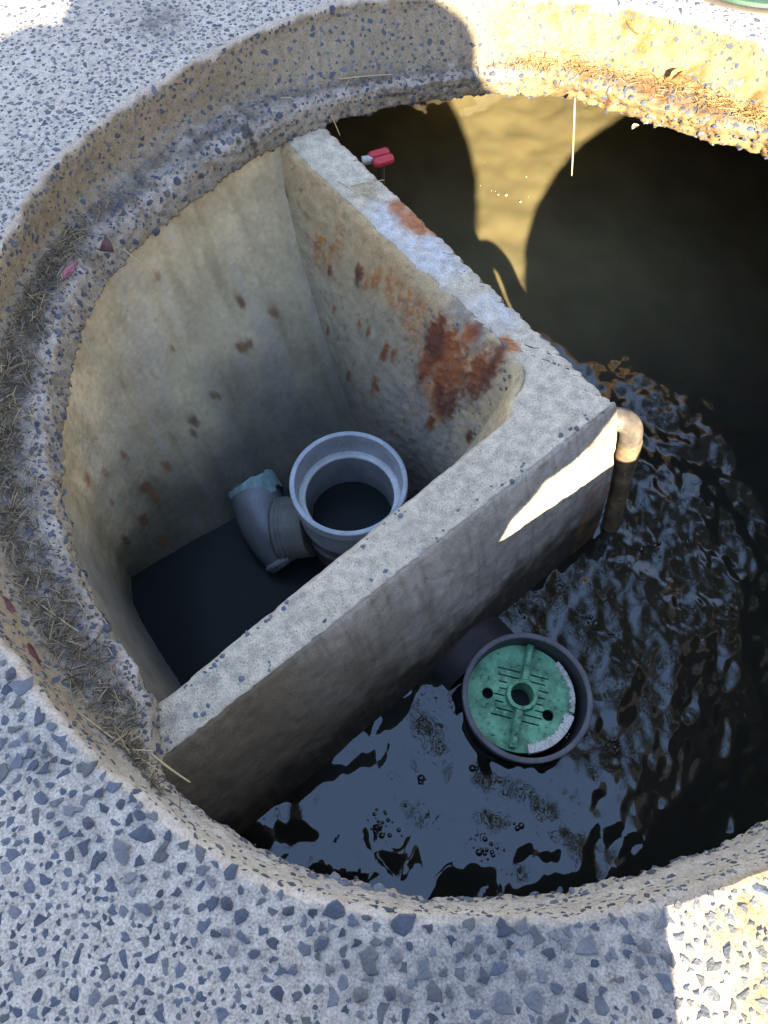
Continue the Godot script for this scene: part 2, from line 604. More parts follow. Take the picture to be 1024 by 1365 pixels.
func build_divider() -> void:
	var I := [Vector2(-.685, -.927), Vector2(-.005, -.051), Vector2(-.029, .047), Vector2(-.717, .667)]
	var O := [Vector2(-.591, -.974), Vector2(.143, .016), Vector2(.143, .016), Vector2(-.678, .704)]
	var NI := [Vector2(-.79, .613), Vector2(-.97, -.24), Vector2(-.669, -.743)]
	var NO := [Vector2(.803, -.595), Vector2(.99, .12), Vector2(.642, .767)]
	var stations := []
	var counts := [215, 26, 185]
	for leg in 3:
		for k in counts[leg]:
			var t: float = float(k) / counts[leg]
			var ni: Vector2 = NI[leg]
			var no: Vector2 = NO[leg]
			var edge := 0.0
			if leg == 1:
				ni = NI[0].lerp(NI[1], minf(t * 2.5, 1.0)) if t < 0.4 else NI[1].lerp(NI[2], clampf((t - 0.6) * 2.5, 0.0, 1.0))
				no = NO[0].lerp(NO[2], t).normalized()
			stations.append([I[leg].lerp(I[leg + 1], t), O[leg].lerp(O[leg + 1], t), ni.normalized(), no, leg, t])
	stations.append([I[3], O[3], NI[2], NO[2], 2, 1.0])
	var down := []   # depths below the top, for the two faces
	for k in 96:
		down.append(0.54 * pow(k / 95.0, 1.12))
	down.append_array([0.62, 0.75, 1.0])
	var across := 26
	var sh := Shape.new()
	for s in stations:
		var far_leg: float = 1.0 if s[4] == 0 else (1.0 - s[5] if s[4] == 1 else 0.0)
		var wide: float = s[0].distance_to(s[1])
		var wear := noise_b.get_noise_2d(s[0].x * 0.7, s[0].y * 0.7)
		var worn: float = exp(-pow((s[0].distance_to(Vector2(-.085, -.155))) / 0.12, 2.0))
		var ri: float = lerpf(0.007, 0.018 + 0.012 * wear + 0.022 * worn, far_leg)
		var chips := noise_e.get_noise_2d(s[1].x, s[1].y)
		var ro: float = 0.005 + 0.006 * absf(chips) + far_leg * 0.006
		var loss: float = far_leg * (maxf(0.0, noise_e.get_noise_2d(s[1].x * 1.4 + 5.0, s[1].y * 1.4)) * 0.018 + absf(noise_c.get_noise_2d(s[1].x, s[1].y)) * 0.008) + (1.0 - far_leg) * absf(noise_c.get_noise_2d(s[1].x, s[1].y)) * 0.004
		# inner face from the bottom up
		for k in range(down.size() - 1, -1, -1):
			var d: float = down[k]
			var cut := pow(maxf(0.0, ri - d), 2.0) / (2.0 * ri) * 1.2
			var q: Vector2 = s[0] + s[2] * (0.25 * d - cut)
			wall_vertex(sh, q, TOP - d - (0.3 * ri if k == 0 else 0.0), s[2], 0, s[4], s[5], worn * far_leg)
		for k in range(1, across):
			var t := float(k) / across
			var q: Vector2 = s[0].lerp(s[1] - s[3] * loss, t)
			var di := wide * t
			var do := wide * (1.0 - t)
			var drop := pow(maxf(0.0, ri * 1.6 - di), 2.0) / (3.2 * ri) + pow(maxf(0.0, ro - do), 2.0) / (2.0 * ro)
			wall_vertex(sh, q, TOP - drop, Vector2.ZERO, 1, s[4], s[5], worn * far_leg)
		for k in down.size():
			var d: float = down[k]
			var cut := pow(maxf(0.0, ro - d), 2.0) / (2.0 * ro) + loss * (1.0 - smoothstep(0.0, 0.05, d))
			var lean: float = lerpf(0.092 * (1.0 - exp(-4.6 * d)), 0.03 * d, far_leg)
			var q: Vector2 = s[1] + s[3] * (lean - cut)
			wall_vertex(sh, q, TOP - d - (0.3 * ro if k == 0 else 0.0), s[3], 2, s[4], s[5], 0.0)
	var cols := down.size() * 2 + across - 1
	sh.grid(0, stations.size(), cols)
	var o := thing("dividing_wall", "L-shaped bare concrete dividing wall with rust stains and chipped top edge", "wall")
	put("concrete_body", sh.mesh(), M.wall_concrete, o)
	# stones that show along the worn edges
	var rest := []
	var variants := []
	for k in 12:
		variants.append(chip(rng, k > 5).mesh(false))
	for k in 190:
		var where := rng.randf()
		var t := rng.randf()
		var a: Vector2
		var n := Vector3.UP
		var y := TOP
		if where < 0.3:      # outer edge of the far leg
			a = O[0].lerp(O[1], lerpf(0.35, 1.0, t)) - NO[0] * rng.randf_range(0.008, 0.03)
			y -= 0.002
			n = Vector3(NO[0].x * 0.4, 1, NO[0].y * 0.4)
		elif where < 0.5:    # outer edge of the front leg
			a = O[2].lerp(O[3], lerpf(0.05, 0.85, t * t)) - NO[2] * rng.randf_range(0.004, 0.02)
			n = Vector3(NO[2].x * 0.3, 1, NO[2].y * 0.3)
		elif where < 0.66:   # inner edge of the front leg
			a = I[2].lerp(I[3], lerpf(0.2, 0.75, t)) - NI[2] * rng.randf_range(0.003, 0.012)
			n = Vector3(NI[2].x * 0.3, 1, NI[2].y * 0.3)
		else:                # worn inner face of the far leg near the corner
			var d := rng.randf_range(0.0, 0.2)
			if rng.randf() < 0.3:
				d = rng.randf_range(0.0, 0.03)
			t = lerpf(0.72, 1.0, sqrt(rng.randf()))
			a = I[0].lerp(I[1], t) + NI[0] * (0.25 * d + 0.0005)
			y -= d
			n = Vector3(NI[0].x, 0.25, NI[0].y)
			if d < 0.02:
				a -= NI[0] * 0.018
				n.y = 1.0
				y -= 0.002
		var size := rng.randf_range(0.003, 0.0085)
		var q := put_shared("stone", variants[rng.randi_range(0, 11)], M["stone_%d" % [2, 4, 5, 0, 4, 2][rng.randi_range(0, 5)]], o)
		q.transform = frame_on(u(a.x, y, a.y), n.normalized(), rng.randf() * TAU, Vector3(size, size * 0.5, size * rng.randf_range(0.5, 1.0)) * S)


func wall_vertex(sh: Shape, q: Vector2, y: float, n: Vector2, face: int, leg: int, along: float, worn: float) -> void:
	var p := Vector3(q.x, y, q.y)
	var a := noise_a.get_noise_3d(p.x, p.y, p.z)
	var b := noise_b.get_noise_3d(p.x, p.y, p.z)
	var c := noise_c.get_noise_3d(p.x, p.y, p.z)
	var e := noise_e.get_noise_3d(p.x, p.y, p.z)
	var col: Color
	var push := b * 0.0022 + c * 0.0005
	if face == 1:
		col = Color(.58, .515, .395) * (1.0 + 0.14 * a + 0.09 * b + 0.10 * c)
		if leg == 0:
			var white := 1.0 - smoothstep(0.03, 0.1, p.distance_to(Vector3(-.15, TOP, -.29)) + b * 0.03)
			white = maxf(white, 1.0 - smoothstep(0.02, 0.07, p.distance_to(Vector3(-.21, TOP, -.36)) + b * 0.03))
			white = maxf(white, 0.6 - smoothstep(0.02, 0.08, p.distance_to(Vector3(-.04, TOP, -.17)) + b * 0.03))
			col = blend(col, Color(.56, .58, .60), white * (0.75 + c))
			var rust := stained(p, [[-.165, TOP, -.372, .034], [-.148, TOP, -.352, .026], [-.19, TOP, -.40, .022], [-.125, TOP, -.345, .012], [-.01, TOP, -.09, .013], [-.02, TOP, -.105, .01]], b * 0.4 + c * 0.2 - 0.1)
			col = blend(col, blend(Color(.36, .11, .035), Color(.50, .21, .08), 0.5 + c), rust * 0.92)
		else:
			col = blend(col, Color(.24, .235, .23), (b + c * 0.6 - 0.2) * 1.1)
	elif face == 0 and leg < 2:
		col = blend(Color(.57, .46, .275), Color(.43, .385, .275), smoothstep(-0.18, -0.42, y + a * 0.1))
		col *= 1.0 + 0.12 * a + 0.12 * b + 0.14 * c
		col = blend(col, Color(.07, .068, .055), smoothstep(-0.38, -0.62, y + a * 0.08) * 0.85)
		col = blend(col, Color(.47, .33, .165), (1.0 - smoothstep(-0.2, -0.36, y)) * smoothstep(-0.1, 0.5, a + 0.3) * 0.6 * (1.0 - smoothstep(-.16, -.05, q.x)))
		col = blend(col, Color(.27, .26, .235), worn * (0.5 + b))
		col = blend(col, Color(.46, .19, .055), stained(p, FACE_ORANGE, b * 0.5 + c * 0.5 - 0.1, 0.5) * clampf(0.5 + 1.6 * (b * 0.5 + c), 0.0, 0.9))
		var bs := noise_b.get_noise_3d(p.x, p.y * 0.35, p.z)
		var rust := stained(p, FACE_RUST, bs * 0.6 + c * 0.45 - 0.1, 0.5)
		col = blend(col, blend(Color(.12, .037, .024), Color(.36, .115, .038), 0.45 + 0.5 * c + 1.5 * bs), rust * 0.92)
		push += rust * (0.002 + c * 0.002) + worn * (c * 0.002 + e * 0.0015)
		push -= maxf(0.0, e - 0.3) * 0.003
		col = blend(col, Color(.16, .13, .10), smoothstep(0.33, 0.5, e) * 0.45)
	else:
		col = Color(.50, .455, .375) * (1.0 + 0.16 * a + 0.14 * b + 0.14 * c)
		if face == 2:
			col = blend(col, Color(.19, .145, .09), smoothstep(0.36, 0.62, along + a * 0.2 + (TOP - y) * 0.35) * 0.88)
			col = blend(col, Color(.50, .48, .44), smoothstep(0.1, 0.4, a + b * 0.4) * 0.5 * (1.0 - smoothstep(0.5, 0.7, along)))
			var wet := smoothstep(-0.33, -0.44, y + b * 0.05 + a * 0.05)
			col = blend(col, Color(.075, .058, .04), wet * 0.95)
			var runs := noise_b.get_noise_2d(along * 9.0, y * 0.25)
			col = blend(col, Color(.20, .16, .11), smoothstep(0.1, 0.5, runs) * 0.4)
			if leg == 2 and along < 0.06:
				col = blend(col, Color(.33, .14, .05), smoothstep(0.0, 0.4, b + 0.2) * 0.6)
		push -= maxf(0.0, e - 0.25) * 0.007
	col.a = 1.0
	if n != Vector2.ZERO:
		p += Vector3(n.x, 0, n.y) * push
	else:
		p.y += push * 0.8 + c * 0.0008
	sh.add(p * S, col)


# ---------------------------------------------------------------- chamber behind the dividing wall

const BOTTOM := [[225, -.53, .45], [215, -.56, .39], [210, -.60, .344], [200, -.675, .247], [194, -.717, .179], [189, -.73, .122], [172, -.638, .056], [158, -.535, -.01], [130, -.262, -.19], [118, -.14, -.27]]


func build_chamber() -> void:
	var sh := Shape.new()
	var rows := 300
	var cols := 110
	for r in rows:
		var deg := lerpf(226.0, 118.0, float(r) / (rows - 1))
		var k := 0
		while k < BOTTOM.size() - 2 and deg < BOTTOM[k + 1][0]:
			k += 1
		var f := clampf((deg - BOTTOM[k][0]) / (BOTTOM[k + 1][0] - BOTTOM[k][0]), 0.0, 1.0)
		var low := Vector2(lerpf(BOTTOM[k][1], BOTTOM[k + 1][1], f), lerpf(BOTTOM[k][2], BOTTOM[k + 1][2], f))
		var d := lerp_table(D_TABLE, fposmod(deg + 180.0, 360.0) - 180.0) + 0.014
		var high := Vector2(d * cos(deg_to_rad(deg)), -d * sin(deg_to_rad(deg)))
		var e := 1.0 + 0.5 * clampf((200.0 - deg) / 45.0, 0.0, 1.0)
		for j in cols:
			var s := 1.45 * j / (cols - 1)
			var q := high.lerp(low, pow(s, e))
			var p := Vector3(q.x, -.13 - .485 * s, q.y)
			var a := noise_a.get_noise_3d(p.x, p.y, p.z)
			var b := noise_b.get_noise_3d(p.x, p.y, p.z)
			var c := noise_c.get_noise_3d(p.x, p.y, p.z)
			var col := blend(Color(.58, .485, .30), Color(.485, .415, .27), 0.5 + a * 1.2)
			col *= 1.0 + 0.1 * b + 0.08 * c
			var streak := noise_b.get_noise_2d(deg * 0.012, p.y * 0.12)
			col = blend(col, Color(.54, .50, .40), smoothstep(0.05, 0.5, streak + a * 0.4) * 0.5)
			col = blend(col, Color(.27, .22, .12), smoothstep(0.15, 0.5, -streak + b * 0.3) * 0.35)
			col = blend(col, Color(.05, .052, .045), smoothstep(0.34, 0.95, s + a * 0.16) * 0.85)  # shade of the deep chamber painted in, darker towards the water
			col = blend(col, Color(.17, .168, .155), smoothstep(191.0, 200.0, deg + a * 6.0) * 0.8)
			var rust := stained(p, WALL_RUST, b * 0.5 + c * 0.4, 0.7)
			col = blend(col, blend(Color(.10, .06, .035), Color(.26, .12, .05), 0.45 + a * 1.5 + (p.y + 0.4) * 1.5), rust * 0.85)
			col.a = 1.0
			p += Vector3(-cos(deg_to_rad(deg)), 0, sin(deg_to_rad(deg))) * (b * 0.0025 + a * 0.004 + rust * 0.002)
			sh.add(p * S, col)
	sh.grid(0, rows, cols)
	# the back of the wall, so that it has thickness
	var first := sh.v.size()
	for r in 40:
		var deg := lerpf(226.0, 118.0, r / 39.0)
		for j in 2:
			sh.add(u(1.05 * cos(deg_to_rad(deg)), -.155 - 0.7 * j, -1.05 * sin(deg_to_rad(deg))), Color(.3, .28, .22))
	sh.grid(first, 40, 2, true)
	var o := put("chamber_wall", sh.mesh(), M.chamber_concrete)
	tag(o, "pale olive concrete side wall curving down to dark chamber water, dotted with rust spots", "wall")


func build_tank() -> void:
	var sh := Shape.new()
	sh.lathe([Vector2(1.42, -1.2), Vector2(1.42, -0.151), Vector2(1.3, -0.151), Vector2(1.3, -1.1), Vector2(0.02, -1.1)], 96, Transform3D(Basis.from_scale(Vector3.ONE * S), Vector3.ZERO), Color(.30, .26, .19))
	tag(put("tank_wall", sh.mesh(), M.wall_concrete), "round brown concrete tank shell under the slab, beyond the water", "wall")


func in_chamber(x: float, z: float) -> bool:
	# inner side of the middle of both legs
	var p := Vector2(x, z)
	return (p - Vector2(.06, -.01)).dot(Vector2(-.79, .613)) > 0.0 and (p - Vector2(.06, -.01)).dot(Vector2(-.66, -.752)) > 0.0


func build_water() -> void:
	var sh := Shape.new()
	var n := 430
	var x0 := -0.75
	var z0 := -1.3
	var step := 2.06 / n
	var ripple := at(17.0, 401, 2)
	var chop := at(30.0, 402, 2)
	var swell := at(4.2, 403, 2)
	var ids := PackedInt32Array()
	ids.resize((n + 1) * (n + 1))
	for j in n + 1:
		for i in n + 1:
			var x := x0 + i * step
			var z := z0 + j * step
			var right := smoothstep(-0.02, 0.32, x + z * 0.12)
			var far := smoothstep(0.1, -0.5, z)
			var d := Vector2(x - 0.46, z - 0.12)
			var h := swell.get_noise_2d(x * 1.6, z * 1.6) * 0.0048
			h += ripple.get_noise_2d(x * 1.1 + z * 0.5, z * 0.6 - x * 0.3) * lerpf(0.0012, 0.0021, right) * (1.0 - 0.45 * far)
			h += chop.get_noise_2d(x * 1.2 + 0.7 * z, z * 0.7 - 0.5 * x) * lerpf(0.0002, 0.0008, right) * (1.0 - 0.3 * far)
			h += sin(d.length() * 190.0 + ripple.get_noise_2d(x, z) * 5.0) * 0.0005 * exp(-d.length() * 4.0)
			h += sin(Vector2(x - .215, z - .03).length() * 260.0) * 0.00035 * exp(-Vector2(x - .215, z - .03).length() * 9.0)
			# scattered sunlight painted in: brown at the far end, near black by the outlet
			var glow := exp(-pow((x - 0.05) / 0.62, 2.0)) * smoothstep(-0.1, -0.75, z)
			glow *= 1.0 + 0.25 * swell.get_noise_2d(x * 1.5 + 3.0, z * 1.5)
			ids[j * (n + 1) + i] = sh.add(u(x, WATER + h, z), Color(.019, .0175, .014).lerp(Color(.150, .128, .066), clampf(glow, 0.0, 1.0)))
	for j in n:
		for i in n:
			var x := x0 + (i + 0.5) * step
			var z := z0 + (j + 0.5) * step
			if in_chamber(x, z) or Vector2(x, z).length() > 1.31 or Vector2(x - .024, z - .40).length() < 0.094:
				continue
			var a := ids[j * (n + 1) + i]
			sh.quad(a, a + 1, a + n + 2, a + n + 1)
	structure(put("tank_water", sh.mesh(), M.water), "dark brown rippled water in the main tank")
	var c := Shape.new()
	var m := 40
	for j in m + 1:
		for i in m + 1:
			var x := -0.95 + 1.1 * i / m
			var z := -0.75 + 1.5 * j / m
			c.add(u(x, CHAMBER_WATER + swell.get_noise_2d(x, z) * 0.0008, z))
	for j in m:
		for i in m:
			if in_chamber(-0.95 + 1.1 * (i + 0.5) / m - 0.05, -0.75 + 1.5 * (j + 0.5) / m - 0.03):
				var a := j * (m + 1) + i
				c.quad(a, a + 1, a + m + 2, a + m + 1)
	structure(put("chamber_water", c.mesh(), M.chamber_water), "still black water at the bottom of the side chamber")


# ---------------------------------------------------------------- pipes and fittings

func at_place(x: float, y: float, z: float) -> Transform3D:
	return Transform3D(Basis.from_scale(Vector3.ONE * S), u(x, y, z))


func build_grey_pipe() -> void:
	var o := thing("upright_pipe", "grey plastic upright pipe with open wide socket in the side chamber", "pipe")
	var t := at_place(-.281, -.395, .019)
	var grey := Color(.40, .43, .47)
	var sh := Shape.new()
	sh.lathe([Vector2(.101, -.105), Vector2(.104, -.035), Vector2(.1085, -.03), Vector2(.1095, -.018), Vector2(.107, -.014), Vector2(.1085, -.010), Vector2(.109, -.002), Vector2(.1075, .0), Vector2(.1005, .0), Vector2(.099, -.002), Vector2(.0975, -.055), Vector2(.0965, -.058)], 96, t, grey)
	put("socket", sh.mesh(), M.grey_plastic, o)
	var ring := Shape.new()
	ring.lathe([Vector2(.0975, -.056), Vector2(.096, -.0545), Vector2(.086, -.0555), Vector2(.084, -.058), Vector2(.084, -.064)], 96, t, Color(.62, .63, .62))
	put("step_ring", ring.mesh(), M.grey_plastic, o)
	var body := Shape.new()
	body.lathe([Vector2(.094, -.4), Vector2(.094, -.115), Vector2(.1005, -.104)], 72, t, Color(.15, .155, .155))
	body.lathe([Vector2(.0835, -.060), Vector2(.081, -.4)], 72, t, Color(.27, .28, .30))
	put("pipe_body", body.mesh(), M.grey_plastic, o)
	var inner := Shape.new()
	inner.lathe([Vector2(.083, -.155), Vector2(.04, -.1545), Vector2(.0005, -.1545)], 60, t, Color(5.0, 4.4, 4.8))
	put("water_inside", inner.mesh(), M.chamber_water, o)
	var band := Shape.new()
	var turn := at_place(-.281, -.555, .019)
	band.lathe([Vector2(.0935, -.008), Vector2(.0975, -.005), Vector2(.0975, .005), Vector2(.0935, .008)], 72, turn, Color(.2, .2, .2))
	put("seam_band", band.mesh(), M.grey_plastic, o)
	# the short stub that joins the bend on the left
	var stub := Shape.new()
	var a := Vector3(-.362, -.535, .044)
	var b := Vector3(-.425, -.55, .045)
	for k in 1:
		var path := []
		var radii := []
		for j in 24:
			var f := j / 23.0
			path.append(a.lerp(b, f) * S)
			radii.append((.062 + (0.0035 if j > 12 and j % 3 == 0 else 0.0)) * S)
		stub.tube(path, radii, 40, Color(.16, .155, .14))
	put("ribbed_stub", stub.mesh(), M.dark_plastic, o)

	var e := thing("pipe_bend", "grey plastic pipe bend with ragged pale green end, left of the upright pipe", "pipe")
	var top := Vector3(-.482, -.545, -.045)
	var low := Vector3(-.404, -.600, .075)
	var bend := Shape.new()
	var path := []
	var radii := []
	for j in 26:
		var f := j / 25.0
		var p := top.lerp(low, f) + Vector3(-0.55, 0.6, 0.35) * (0.022 * sin(PI * f))
		path.append(p * S)
		radii.append(lerpf(.050, .057, smoothstep(0.0, 1.0, f)) * S)
	bend.tube(path, radii, 48, Color(.13, .138, .152))
	put("bend_body", bend.mesh(), M.grey_plastic, e)
	var flange := Shape.new()
	var ax := (low - top).normalized()
	var fpath := []
	var fr := []
	for j in 6:
		fpath.append((low + ax * (-0.004 + 0.003 * j)) * S)
		fr.append((.057 + [0.0, .004, .0055, .0055, .004, 0.0][j]) * S)
	flange.tube(fpath, fr, 48, Color(.24, .26, .28))
	put("end_ring", flange.mesh(), M.grey_plastic, e)
	# torn, pale green sleeve over the upper end
	var torn := Shape.new()
	var seg := 60
	var side := ax.cross(Vector3.UP).normalized()
	var upv := side.cross(ax)
	for level in 5:
		for k in seg:
			var an := TAU * k / seg
			var lip := noise_e.get_noise_2d(cos(an) * 0.05, sin(an) * 0.05) * 0.018 + noise_c.get_noise_2d(cos(an) * 0.08, sin(an) * 0.08) * 0.008
			var off: float = [0.03 + lip, 0.005, -0.012 + lip * 0.3, -0.016 + lip * 0.3, 0.0][level]
			var rad: float = [.0535, .0535, .053, .048, .046][level]
			torn.add((top + ax * off + (side * cos(an) + upv * sin(an)) * rad) * S, Color(.20, .31, .30) * (1.0 + 0.5 * noise_c.get_noise_2d(cos(an), sin(an) + level)))
	torn.grid(0, 5, seg, true, true)
	put("torn_sleeve", torn.mesh(), M.green_plastic, e)


func build_outlet() -> void:
	var o := thing("outlet_tee", "dark grey plastic tee pipe standing in the water before the dividing wall", "pipe")
	var t := at_place(.024, -.445, .40)
	var dark := Color(.085, .082, .086)
	var sh := Shape.new()
	sh.lathe([Vector2(.098, -.3), Vector2(.098, -.05), Vector2(.1035, -.045), Vector2(.106, -.01), Vector2(.1085, -.008), Vector2(.109, -.001), Vector2(.1075, .0015), Vector2(.1015, .0015), Vector2(.1, -.001), Vector2(.0995, -.06), Vector2(.0945, -.062), Vector2(.094, -.3)], 110, t, dark)
	put("tee_body", sh.mesh(), M.dark_plastic, o)
	var rim := Shape.new()
	rim.lathe([Vector2(.1092, -.006), Vector2(.1095, .001), Vector2(.108, .0032), Vector2(.1015, .0032), Vector2(.0998, .0005)], 110, t, Color(.17, .16, .17))
	put("rim", rim.mesh(), M.dark_plastic, o)
	var branch := Shape.new()
	var d := Vector3(-.642, 0, -.767)
	var path := []
	var radii := []
	for j in 60:
		var f := j / 59.0
		path.append((Vector3(.024, -.552, .40) + d * (0.1 + 0.19 * f)) * S)
		var rib := 0.0
		if f > 0.3 and f < 0.95:
			rib = 0.0028 if j % 4 < 2 else 0.0
		radii.append((lerpf(.09, .096, smoothstep(0.2, 0.28, f)) + rib) * S)
	branch.tube(path, radii, 64, Color(.055, .05, .048), false)
	put("ribbed_branch", branch.mesh(), M.dark_plastic, o)

	# the green filter plate down in the tee
	var f := thing("filter_plate", "round green slotted filter plate with handle bar inside the dark tee", "filter")
	f.position = u(.0185, -.490, .3935)
	var bar_turn := atan2(-.25, .97)
	var csg := CSGCombiner3D.new()
	var disc := CSGCylinder3D.new()
	disc.name = "disc"
	disc.radius = .0925 * S
	disc.height = .008 * S
	disc.sides = 80
	csg.add_child(disc)
	var cuts := [[0.002, -0.002, 0.0195], [-.055, -.008, .0098], [.046, .030, .0098]]
	for h in cuts:
		var hole := CSGCylinder3D.new()
		hole.name = "hole"
		hole.operation = CSGShape3D.OPERATION_SUBTRACTION
		hole.radius = h[2] * S
		hole.height = .03 * S
		hole.sides = 28
		hole.position = u(h[0], 0, h[1])
		csg.add_child(hole, true)
	var across := Vector3(.97, 0, .25)
	var bar := Vector3(-.25, 0, .97)
	for k in 8:
		for side in [-1, 1]:
			var along := -0.041 + 0.0117 * k
			var slot := CSGBox3D.new()
			slot.name = "slot"
			slot.operation = CSGShape3D.OPERATION_SUBTRACTION
			var far: float = 0.046 - 0.10 * absf(along - 0.004 * side) * 0.25 - 0.006 * float((k * 7 + side) % 3) * 0.6
			var near := 0.009 if absf(along) > 0.027 else 0.0275
			slot.size = Vector3(far - near, .03, .0026) * S
			slot.position = (across * side * (near + far) * 0.5 + bar * along) * S + u(0.002, 0, -.002)
			slot.rotation.y = -atan2(.25, .97)
			csg.add_child(slot, true)
	csg.name = "plate"
	csg.material_override = M.filter_green
	f.add_child(csg, true)
	var under := Shape.new()
	under.lathe([Vector2(.09, -.03), Vector2(.0, -.03)], 40, Transform3D(Basis.from_scale(Vector3.ONE * S), Vector3.ZERO), Color(.02, .022, .02))  # flat near-black disc under the slots, in place of the deep pipe
	put("dark_backing", under.mesh(), M.dark_plastic, f)
	var hub := Shape.new()
	hub.lathe([Vector2(.0275, .0), Vector2(.0265, .017), Vector2(.0255, .0182), Vector2(.0205, .0182), Vector2(.0195, .017), Vector2(.0195, -.03)], 48, Transform3D(Basis.from_scale(Vector3.ONE * S), u(.002, .003, -.002)))
	put("hub_ring", hub.mesh(), M.filter_green, f)
	for side in [-1, 1]:
		var h := Shape.new()
		var tr := Transform3D(Basis(Vector3.UP, -bar_turn * -1.0), (bar * side * 0.058) * S + u(.002, .0115, -.002))
		h.box(Vector3(.0125, .016, .065) * S, tr, Color(1.45, 1.35, 1.35), .0018 * S)
		var raised := Transform3D(tr.basis, tr.origin + (bar * side * 0.010 + Vector3(0, .009, 0)) * S)
		h.box(Vector3(.0085, .006, .034) * S, raised, Color(1.5, 1.4, 1.4), .0012 * S)
		put("handle_bar", h.mesh(false), M.filter_green, f)
	# two pieces of crumbled white seal along the rim
	for piece in [[41.0, -17.0, .0845, .0945, 0.012], [-21.0, -86.0, .0785, .0955, 0.014]]:
		var s := Shape.new()
		var n := 34
		for k in n:
			var an := deg_to_rad(lerpf(piece[0], piece[1], k / (n - 1.0)))
			var wob := noise_c.get_noise_2d(k * 0.07, piece[0]) * 0.004
			var wob2 := noise_c.get_noise_2d(k * 0.11, piece[0] + 5.0) * 0.003
			if k % 6 == 0:
				wob += 0.0022
			var ring := [Vector2(piece[2] + wob, .004), Vector2(piece[2] + wob + 0.001, piece[4] + wob2), Vector2(piece[3] - 0.001, piece[4] - wob2), Vector2(piece[3], .003)]
			for q in ring:
				s.add(Vector3(q.x * cos(an), q.y, -q.x * sin(an)) * S, Color(1.0, .94, .80) * (1.0 + 0.25 * noise_c.get_noise_2d(k * 0.2, q.x * 30.0)))
		s.grid(0, n, 4, false)
		s.quad(0, 1, 2, 3)
		s.quad((n - 1) * 4, (n - 1) * 4 + 3, (n - 1) * 4 + 2, (n - 1) * 4 + 1)
		put("white_seal", s.mesh(false), M.seal, f)


func build_downpipe() -> void:
	var o := thing("downpipe", "thin brown-grey elbow pipe running down the wall corner into the water", "pipe")
	var elbow := Shape.new()
	var pts := [Vector3(.115, -.205, .012), Vector3(.150, -.200, .010), Vector3(.170, -.203, .010), Vector3(.183, -.214, .013), Vector3(.189, -.230, .017), Vector3(.193, -.258, .021)]
	var c := Curve3D.new()
	for p in pts:
		c.add_point(p * S)
	for k in range(1, pts.size() - 1):
		var tangent: Vector3 = (pts[k + 1] - pts[k - 1]) * S * 0.18
		c.set_point_in(k, -tangent)
		c.set_point_out(k, tangent)
	var path := []
	for k in 22:
		path.append(c.sample_baked(c.get_baked_length() * k / 21.0, true))
	elbow.tube(path, [0.0198 * S], 36, Color(.15, .13, .115))
	put("elbow", elbow.mesh(), M.pipe_stained, o)
	var collar := Shape.new()
	var a := Vector3(.192, -.246, .0195)
	var b := Vector3(.201, -.312, .028)
	collar.tube([a * S, a.lerp(b, .05) * S, a.lerp(b, .95) * S, b * S], [.0195 * S, .0212 * S, .0212 * S, .0195 * S], 36, Color(.21, .155, .10))
	put("collar", collar.mesh(), M.pipe_stained, o)
	var pipe := Shape.new()
	var low := Vector3(.238, -.60, .062)
	var pp := []
	for k in 12:
		pp.append(b.lerp(low, k / 11.0 * 1.02 - 0.02) * S)
	pipe.tube(pp, [.0175 * S], 32, Color(.32, .235, .13))
	put("tail_pipe", pipe.mesh(), M.pipe_stained, o)


func build_red_handle() -> void:
	var o := thing("valve_handle", "small red plastic valve handle behind the far leg of the dividing wall", "handle")
	var c := Vector3(-.222, -.172, -.560)
	var sh := Shape.new()
	var axis := Vector3(0.92, 0.0, -0.39)      # across the two lobes
	var along := Vector3(0.39, 0.1, 0.92).normalized()
	for side in [-1, 1]:
		var p: Vector3 = c + along * side * 0.0108
		var path := []
		var radii := []
		for k in 9:
			var f := k / 8.0
			path.append((p + axis * lerpf(-0.02, 0.02, f)) * S)
			radii.append(0.0098 * S * (1.0 if k > 0 and k < 8 else 0.75))
		sh.tube(path, radii, 18)
	put("grip", sh.mesh(), M.red_plastic, o)
	var web := Shape.new()
	web.box(Vector3(.034, .012, .018) * S, Transform3D(Basis(axis, Vector3.UP, axis.cross(Vector3.UP)).orthonormalized(), (c - Vector3(0, .004, 0)) * S), Color(.8, .8, .8), .003 * S)
	put("grip_web", web.mesh(false), M.red_plastic, o)
	var stem := Shape.new()
	stem.tube([(c - Vector3(0, .008, 0)) * S, (c - Vector3(0, .45, 0)) * S], [.007 * S], 16, Color(.05, .045, .035))
	stem.tube([(c + Vector3(-.036, -.004, .004)) * S, (c + Vector3(-.016, -.004, .0)) * S], [.0085 * S], 16, Color(.5, .47, .4))
	put("valve_stem", stem.mesh(), M.grey_plastic, o)


# ---------------------------------------------------------------- loose things

func blade(sh: Shape, p: Vector3, dir: Vector3, length: float, wide: float, bend: float, col: Color) -> void:
	var side := dir.cross(Vector3.UP).normalized() * wide
	var first := sh.v.size()
	for k in 4:
		var f := k / 3.0
		var q := p + dir * length * (f - 0.5) + Vector3.UP * bend * (1.0 - pow(2.0 * f - 1.0, 2.0)) + side * bend * 3.0 * sin(f * 3.0) * 30.0 * wide
		var w := 1.0 if k < 3 else 0.3
		sh.add((q - side * w) * S, col)
		sh.add((q + Vector3.UP * wide * 0.8) * S, col)
		sh.add((q + side * w) * S, col)
	for k in 3:
		var a := first + k * 3
		sh.quad(a, a + 1, a + 4, a + 3)
		sh.quad(a + 1, a + 2, a + 5, a + 4)


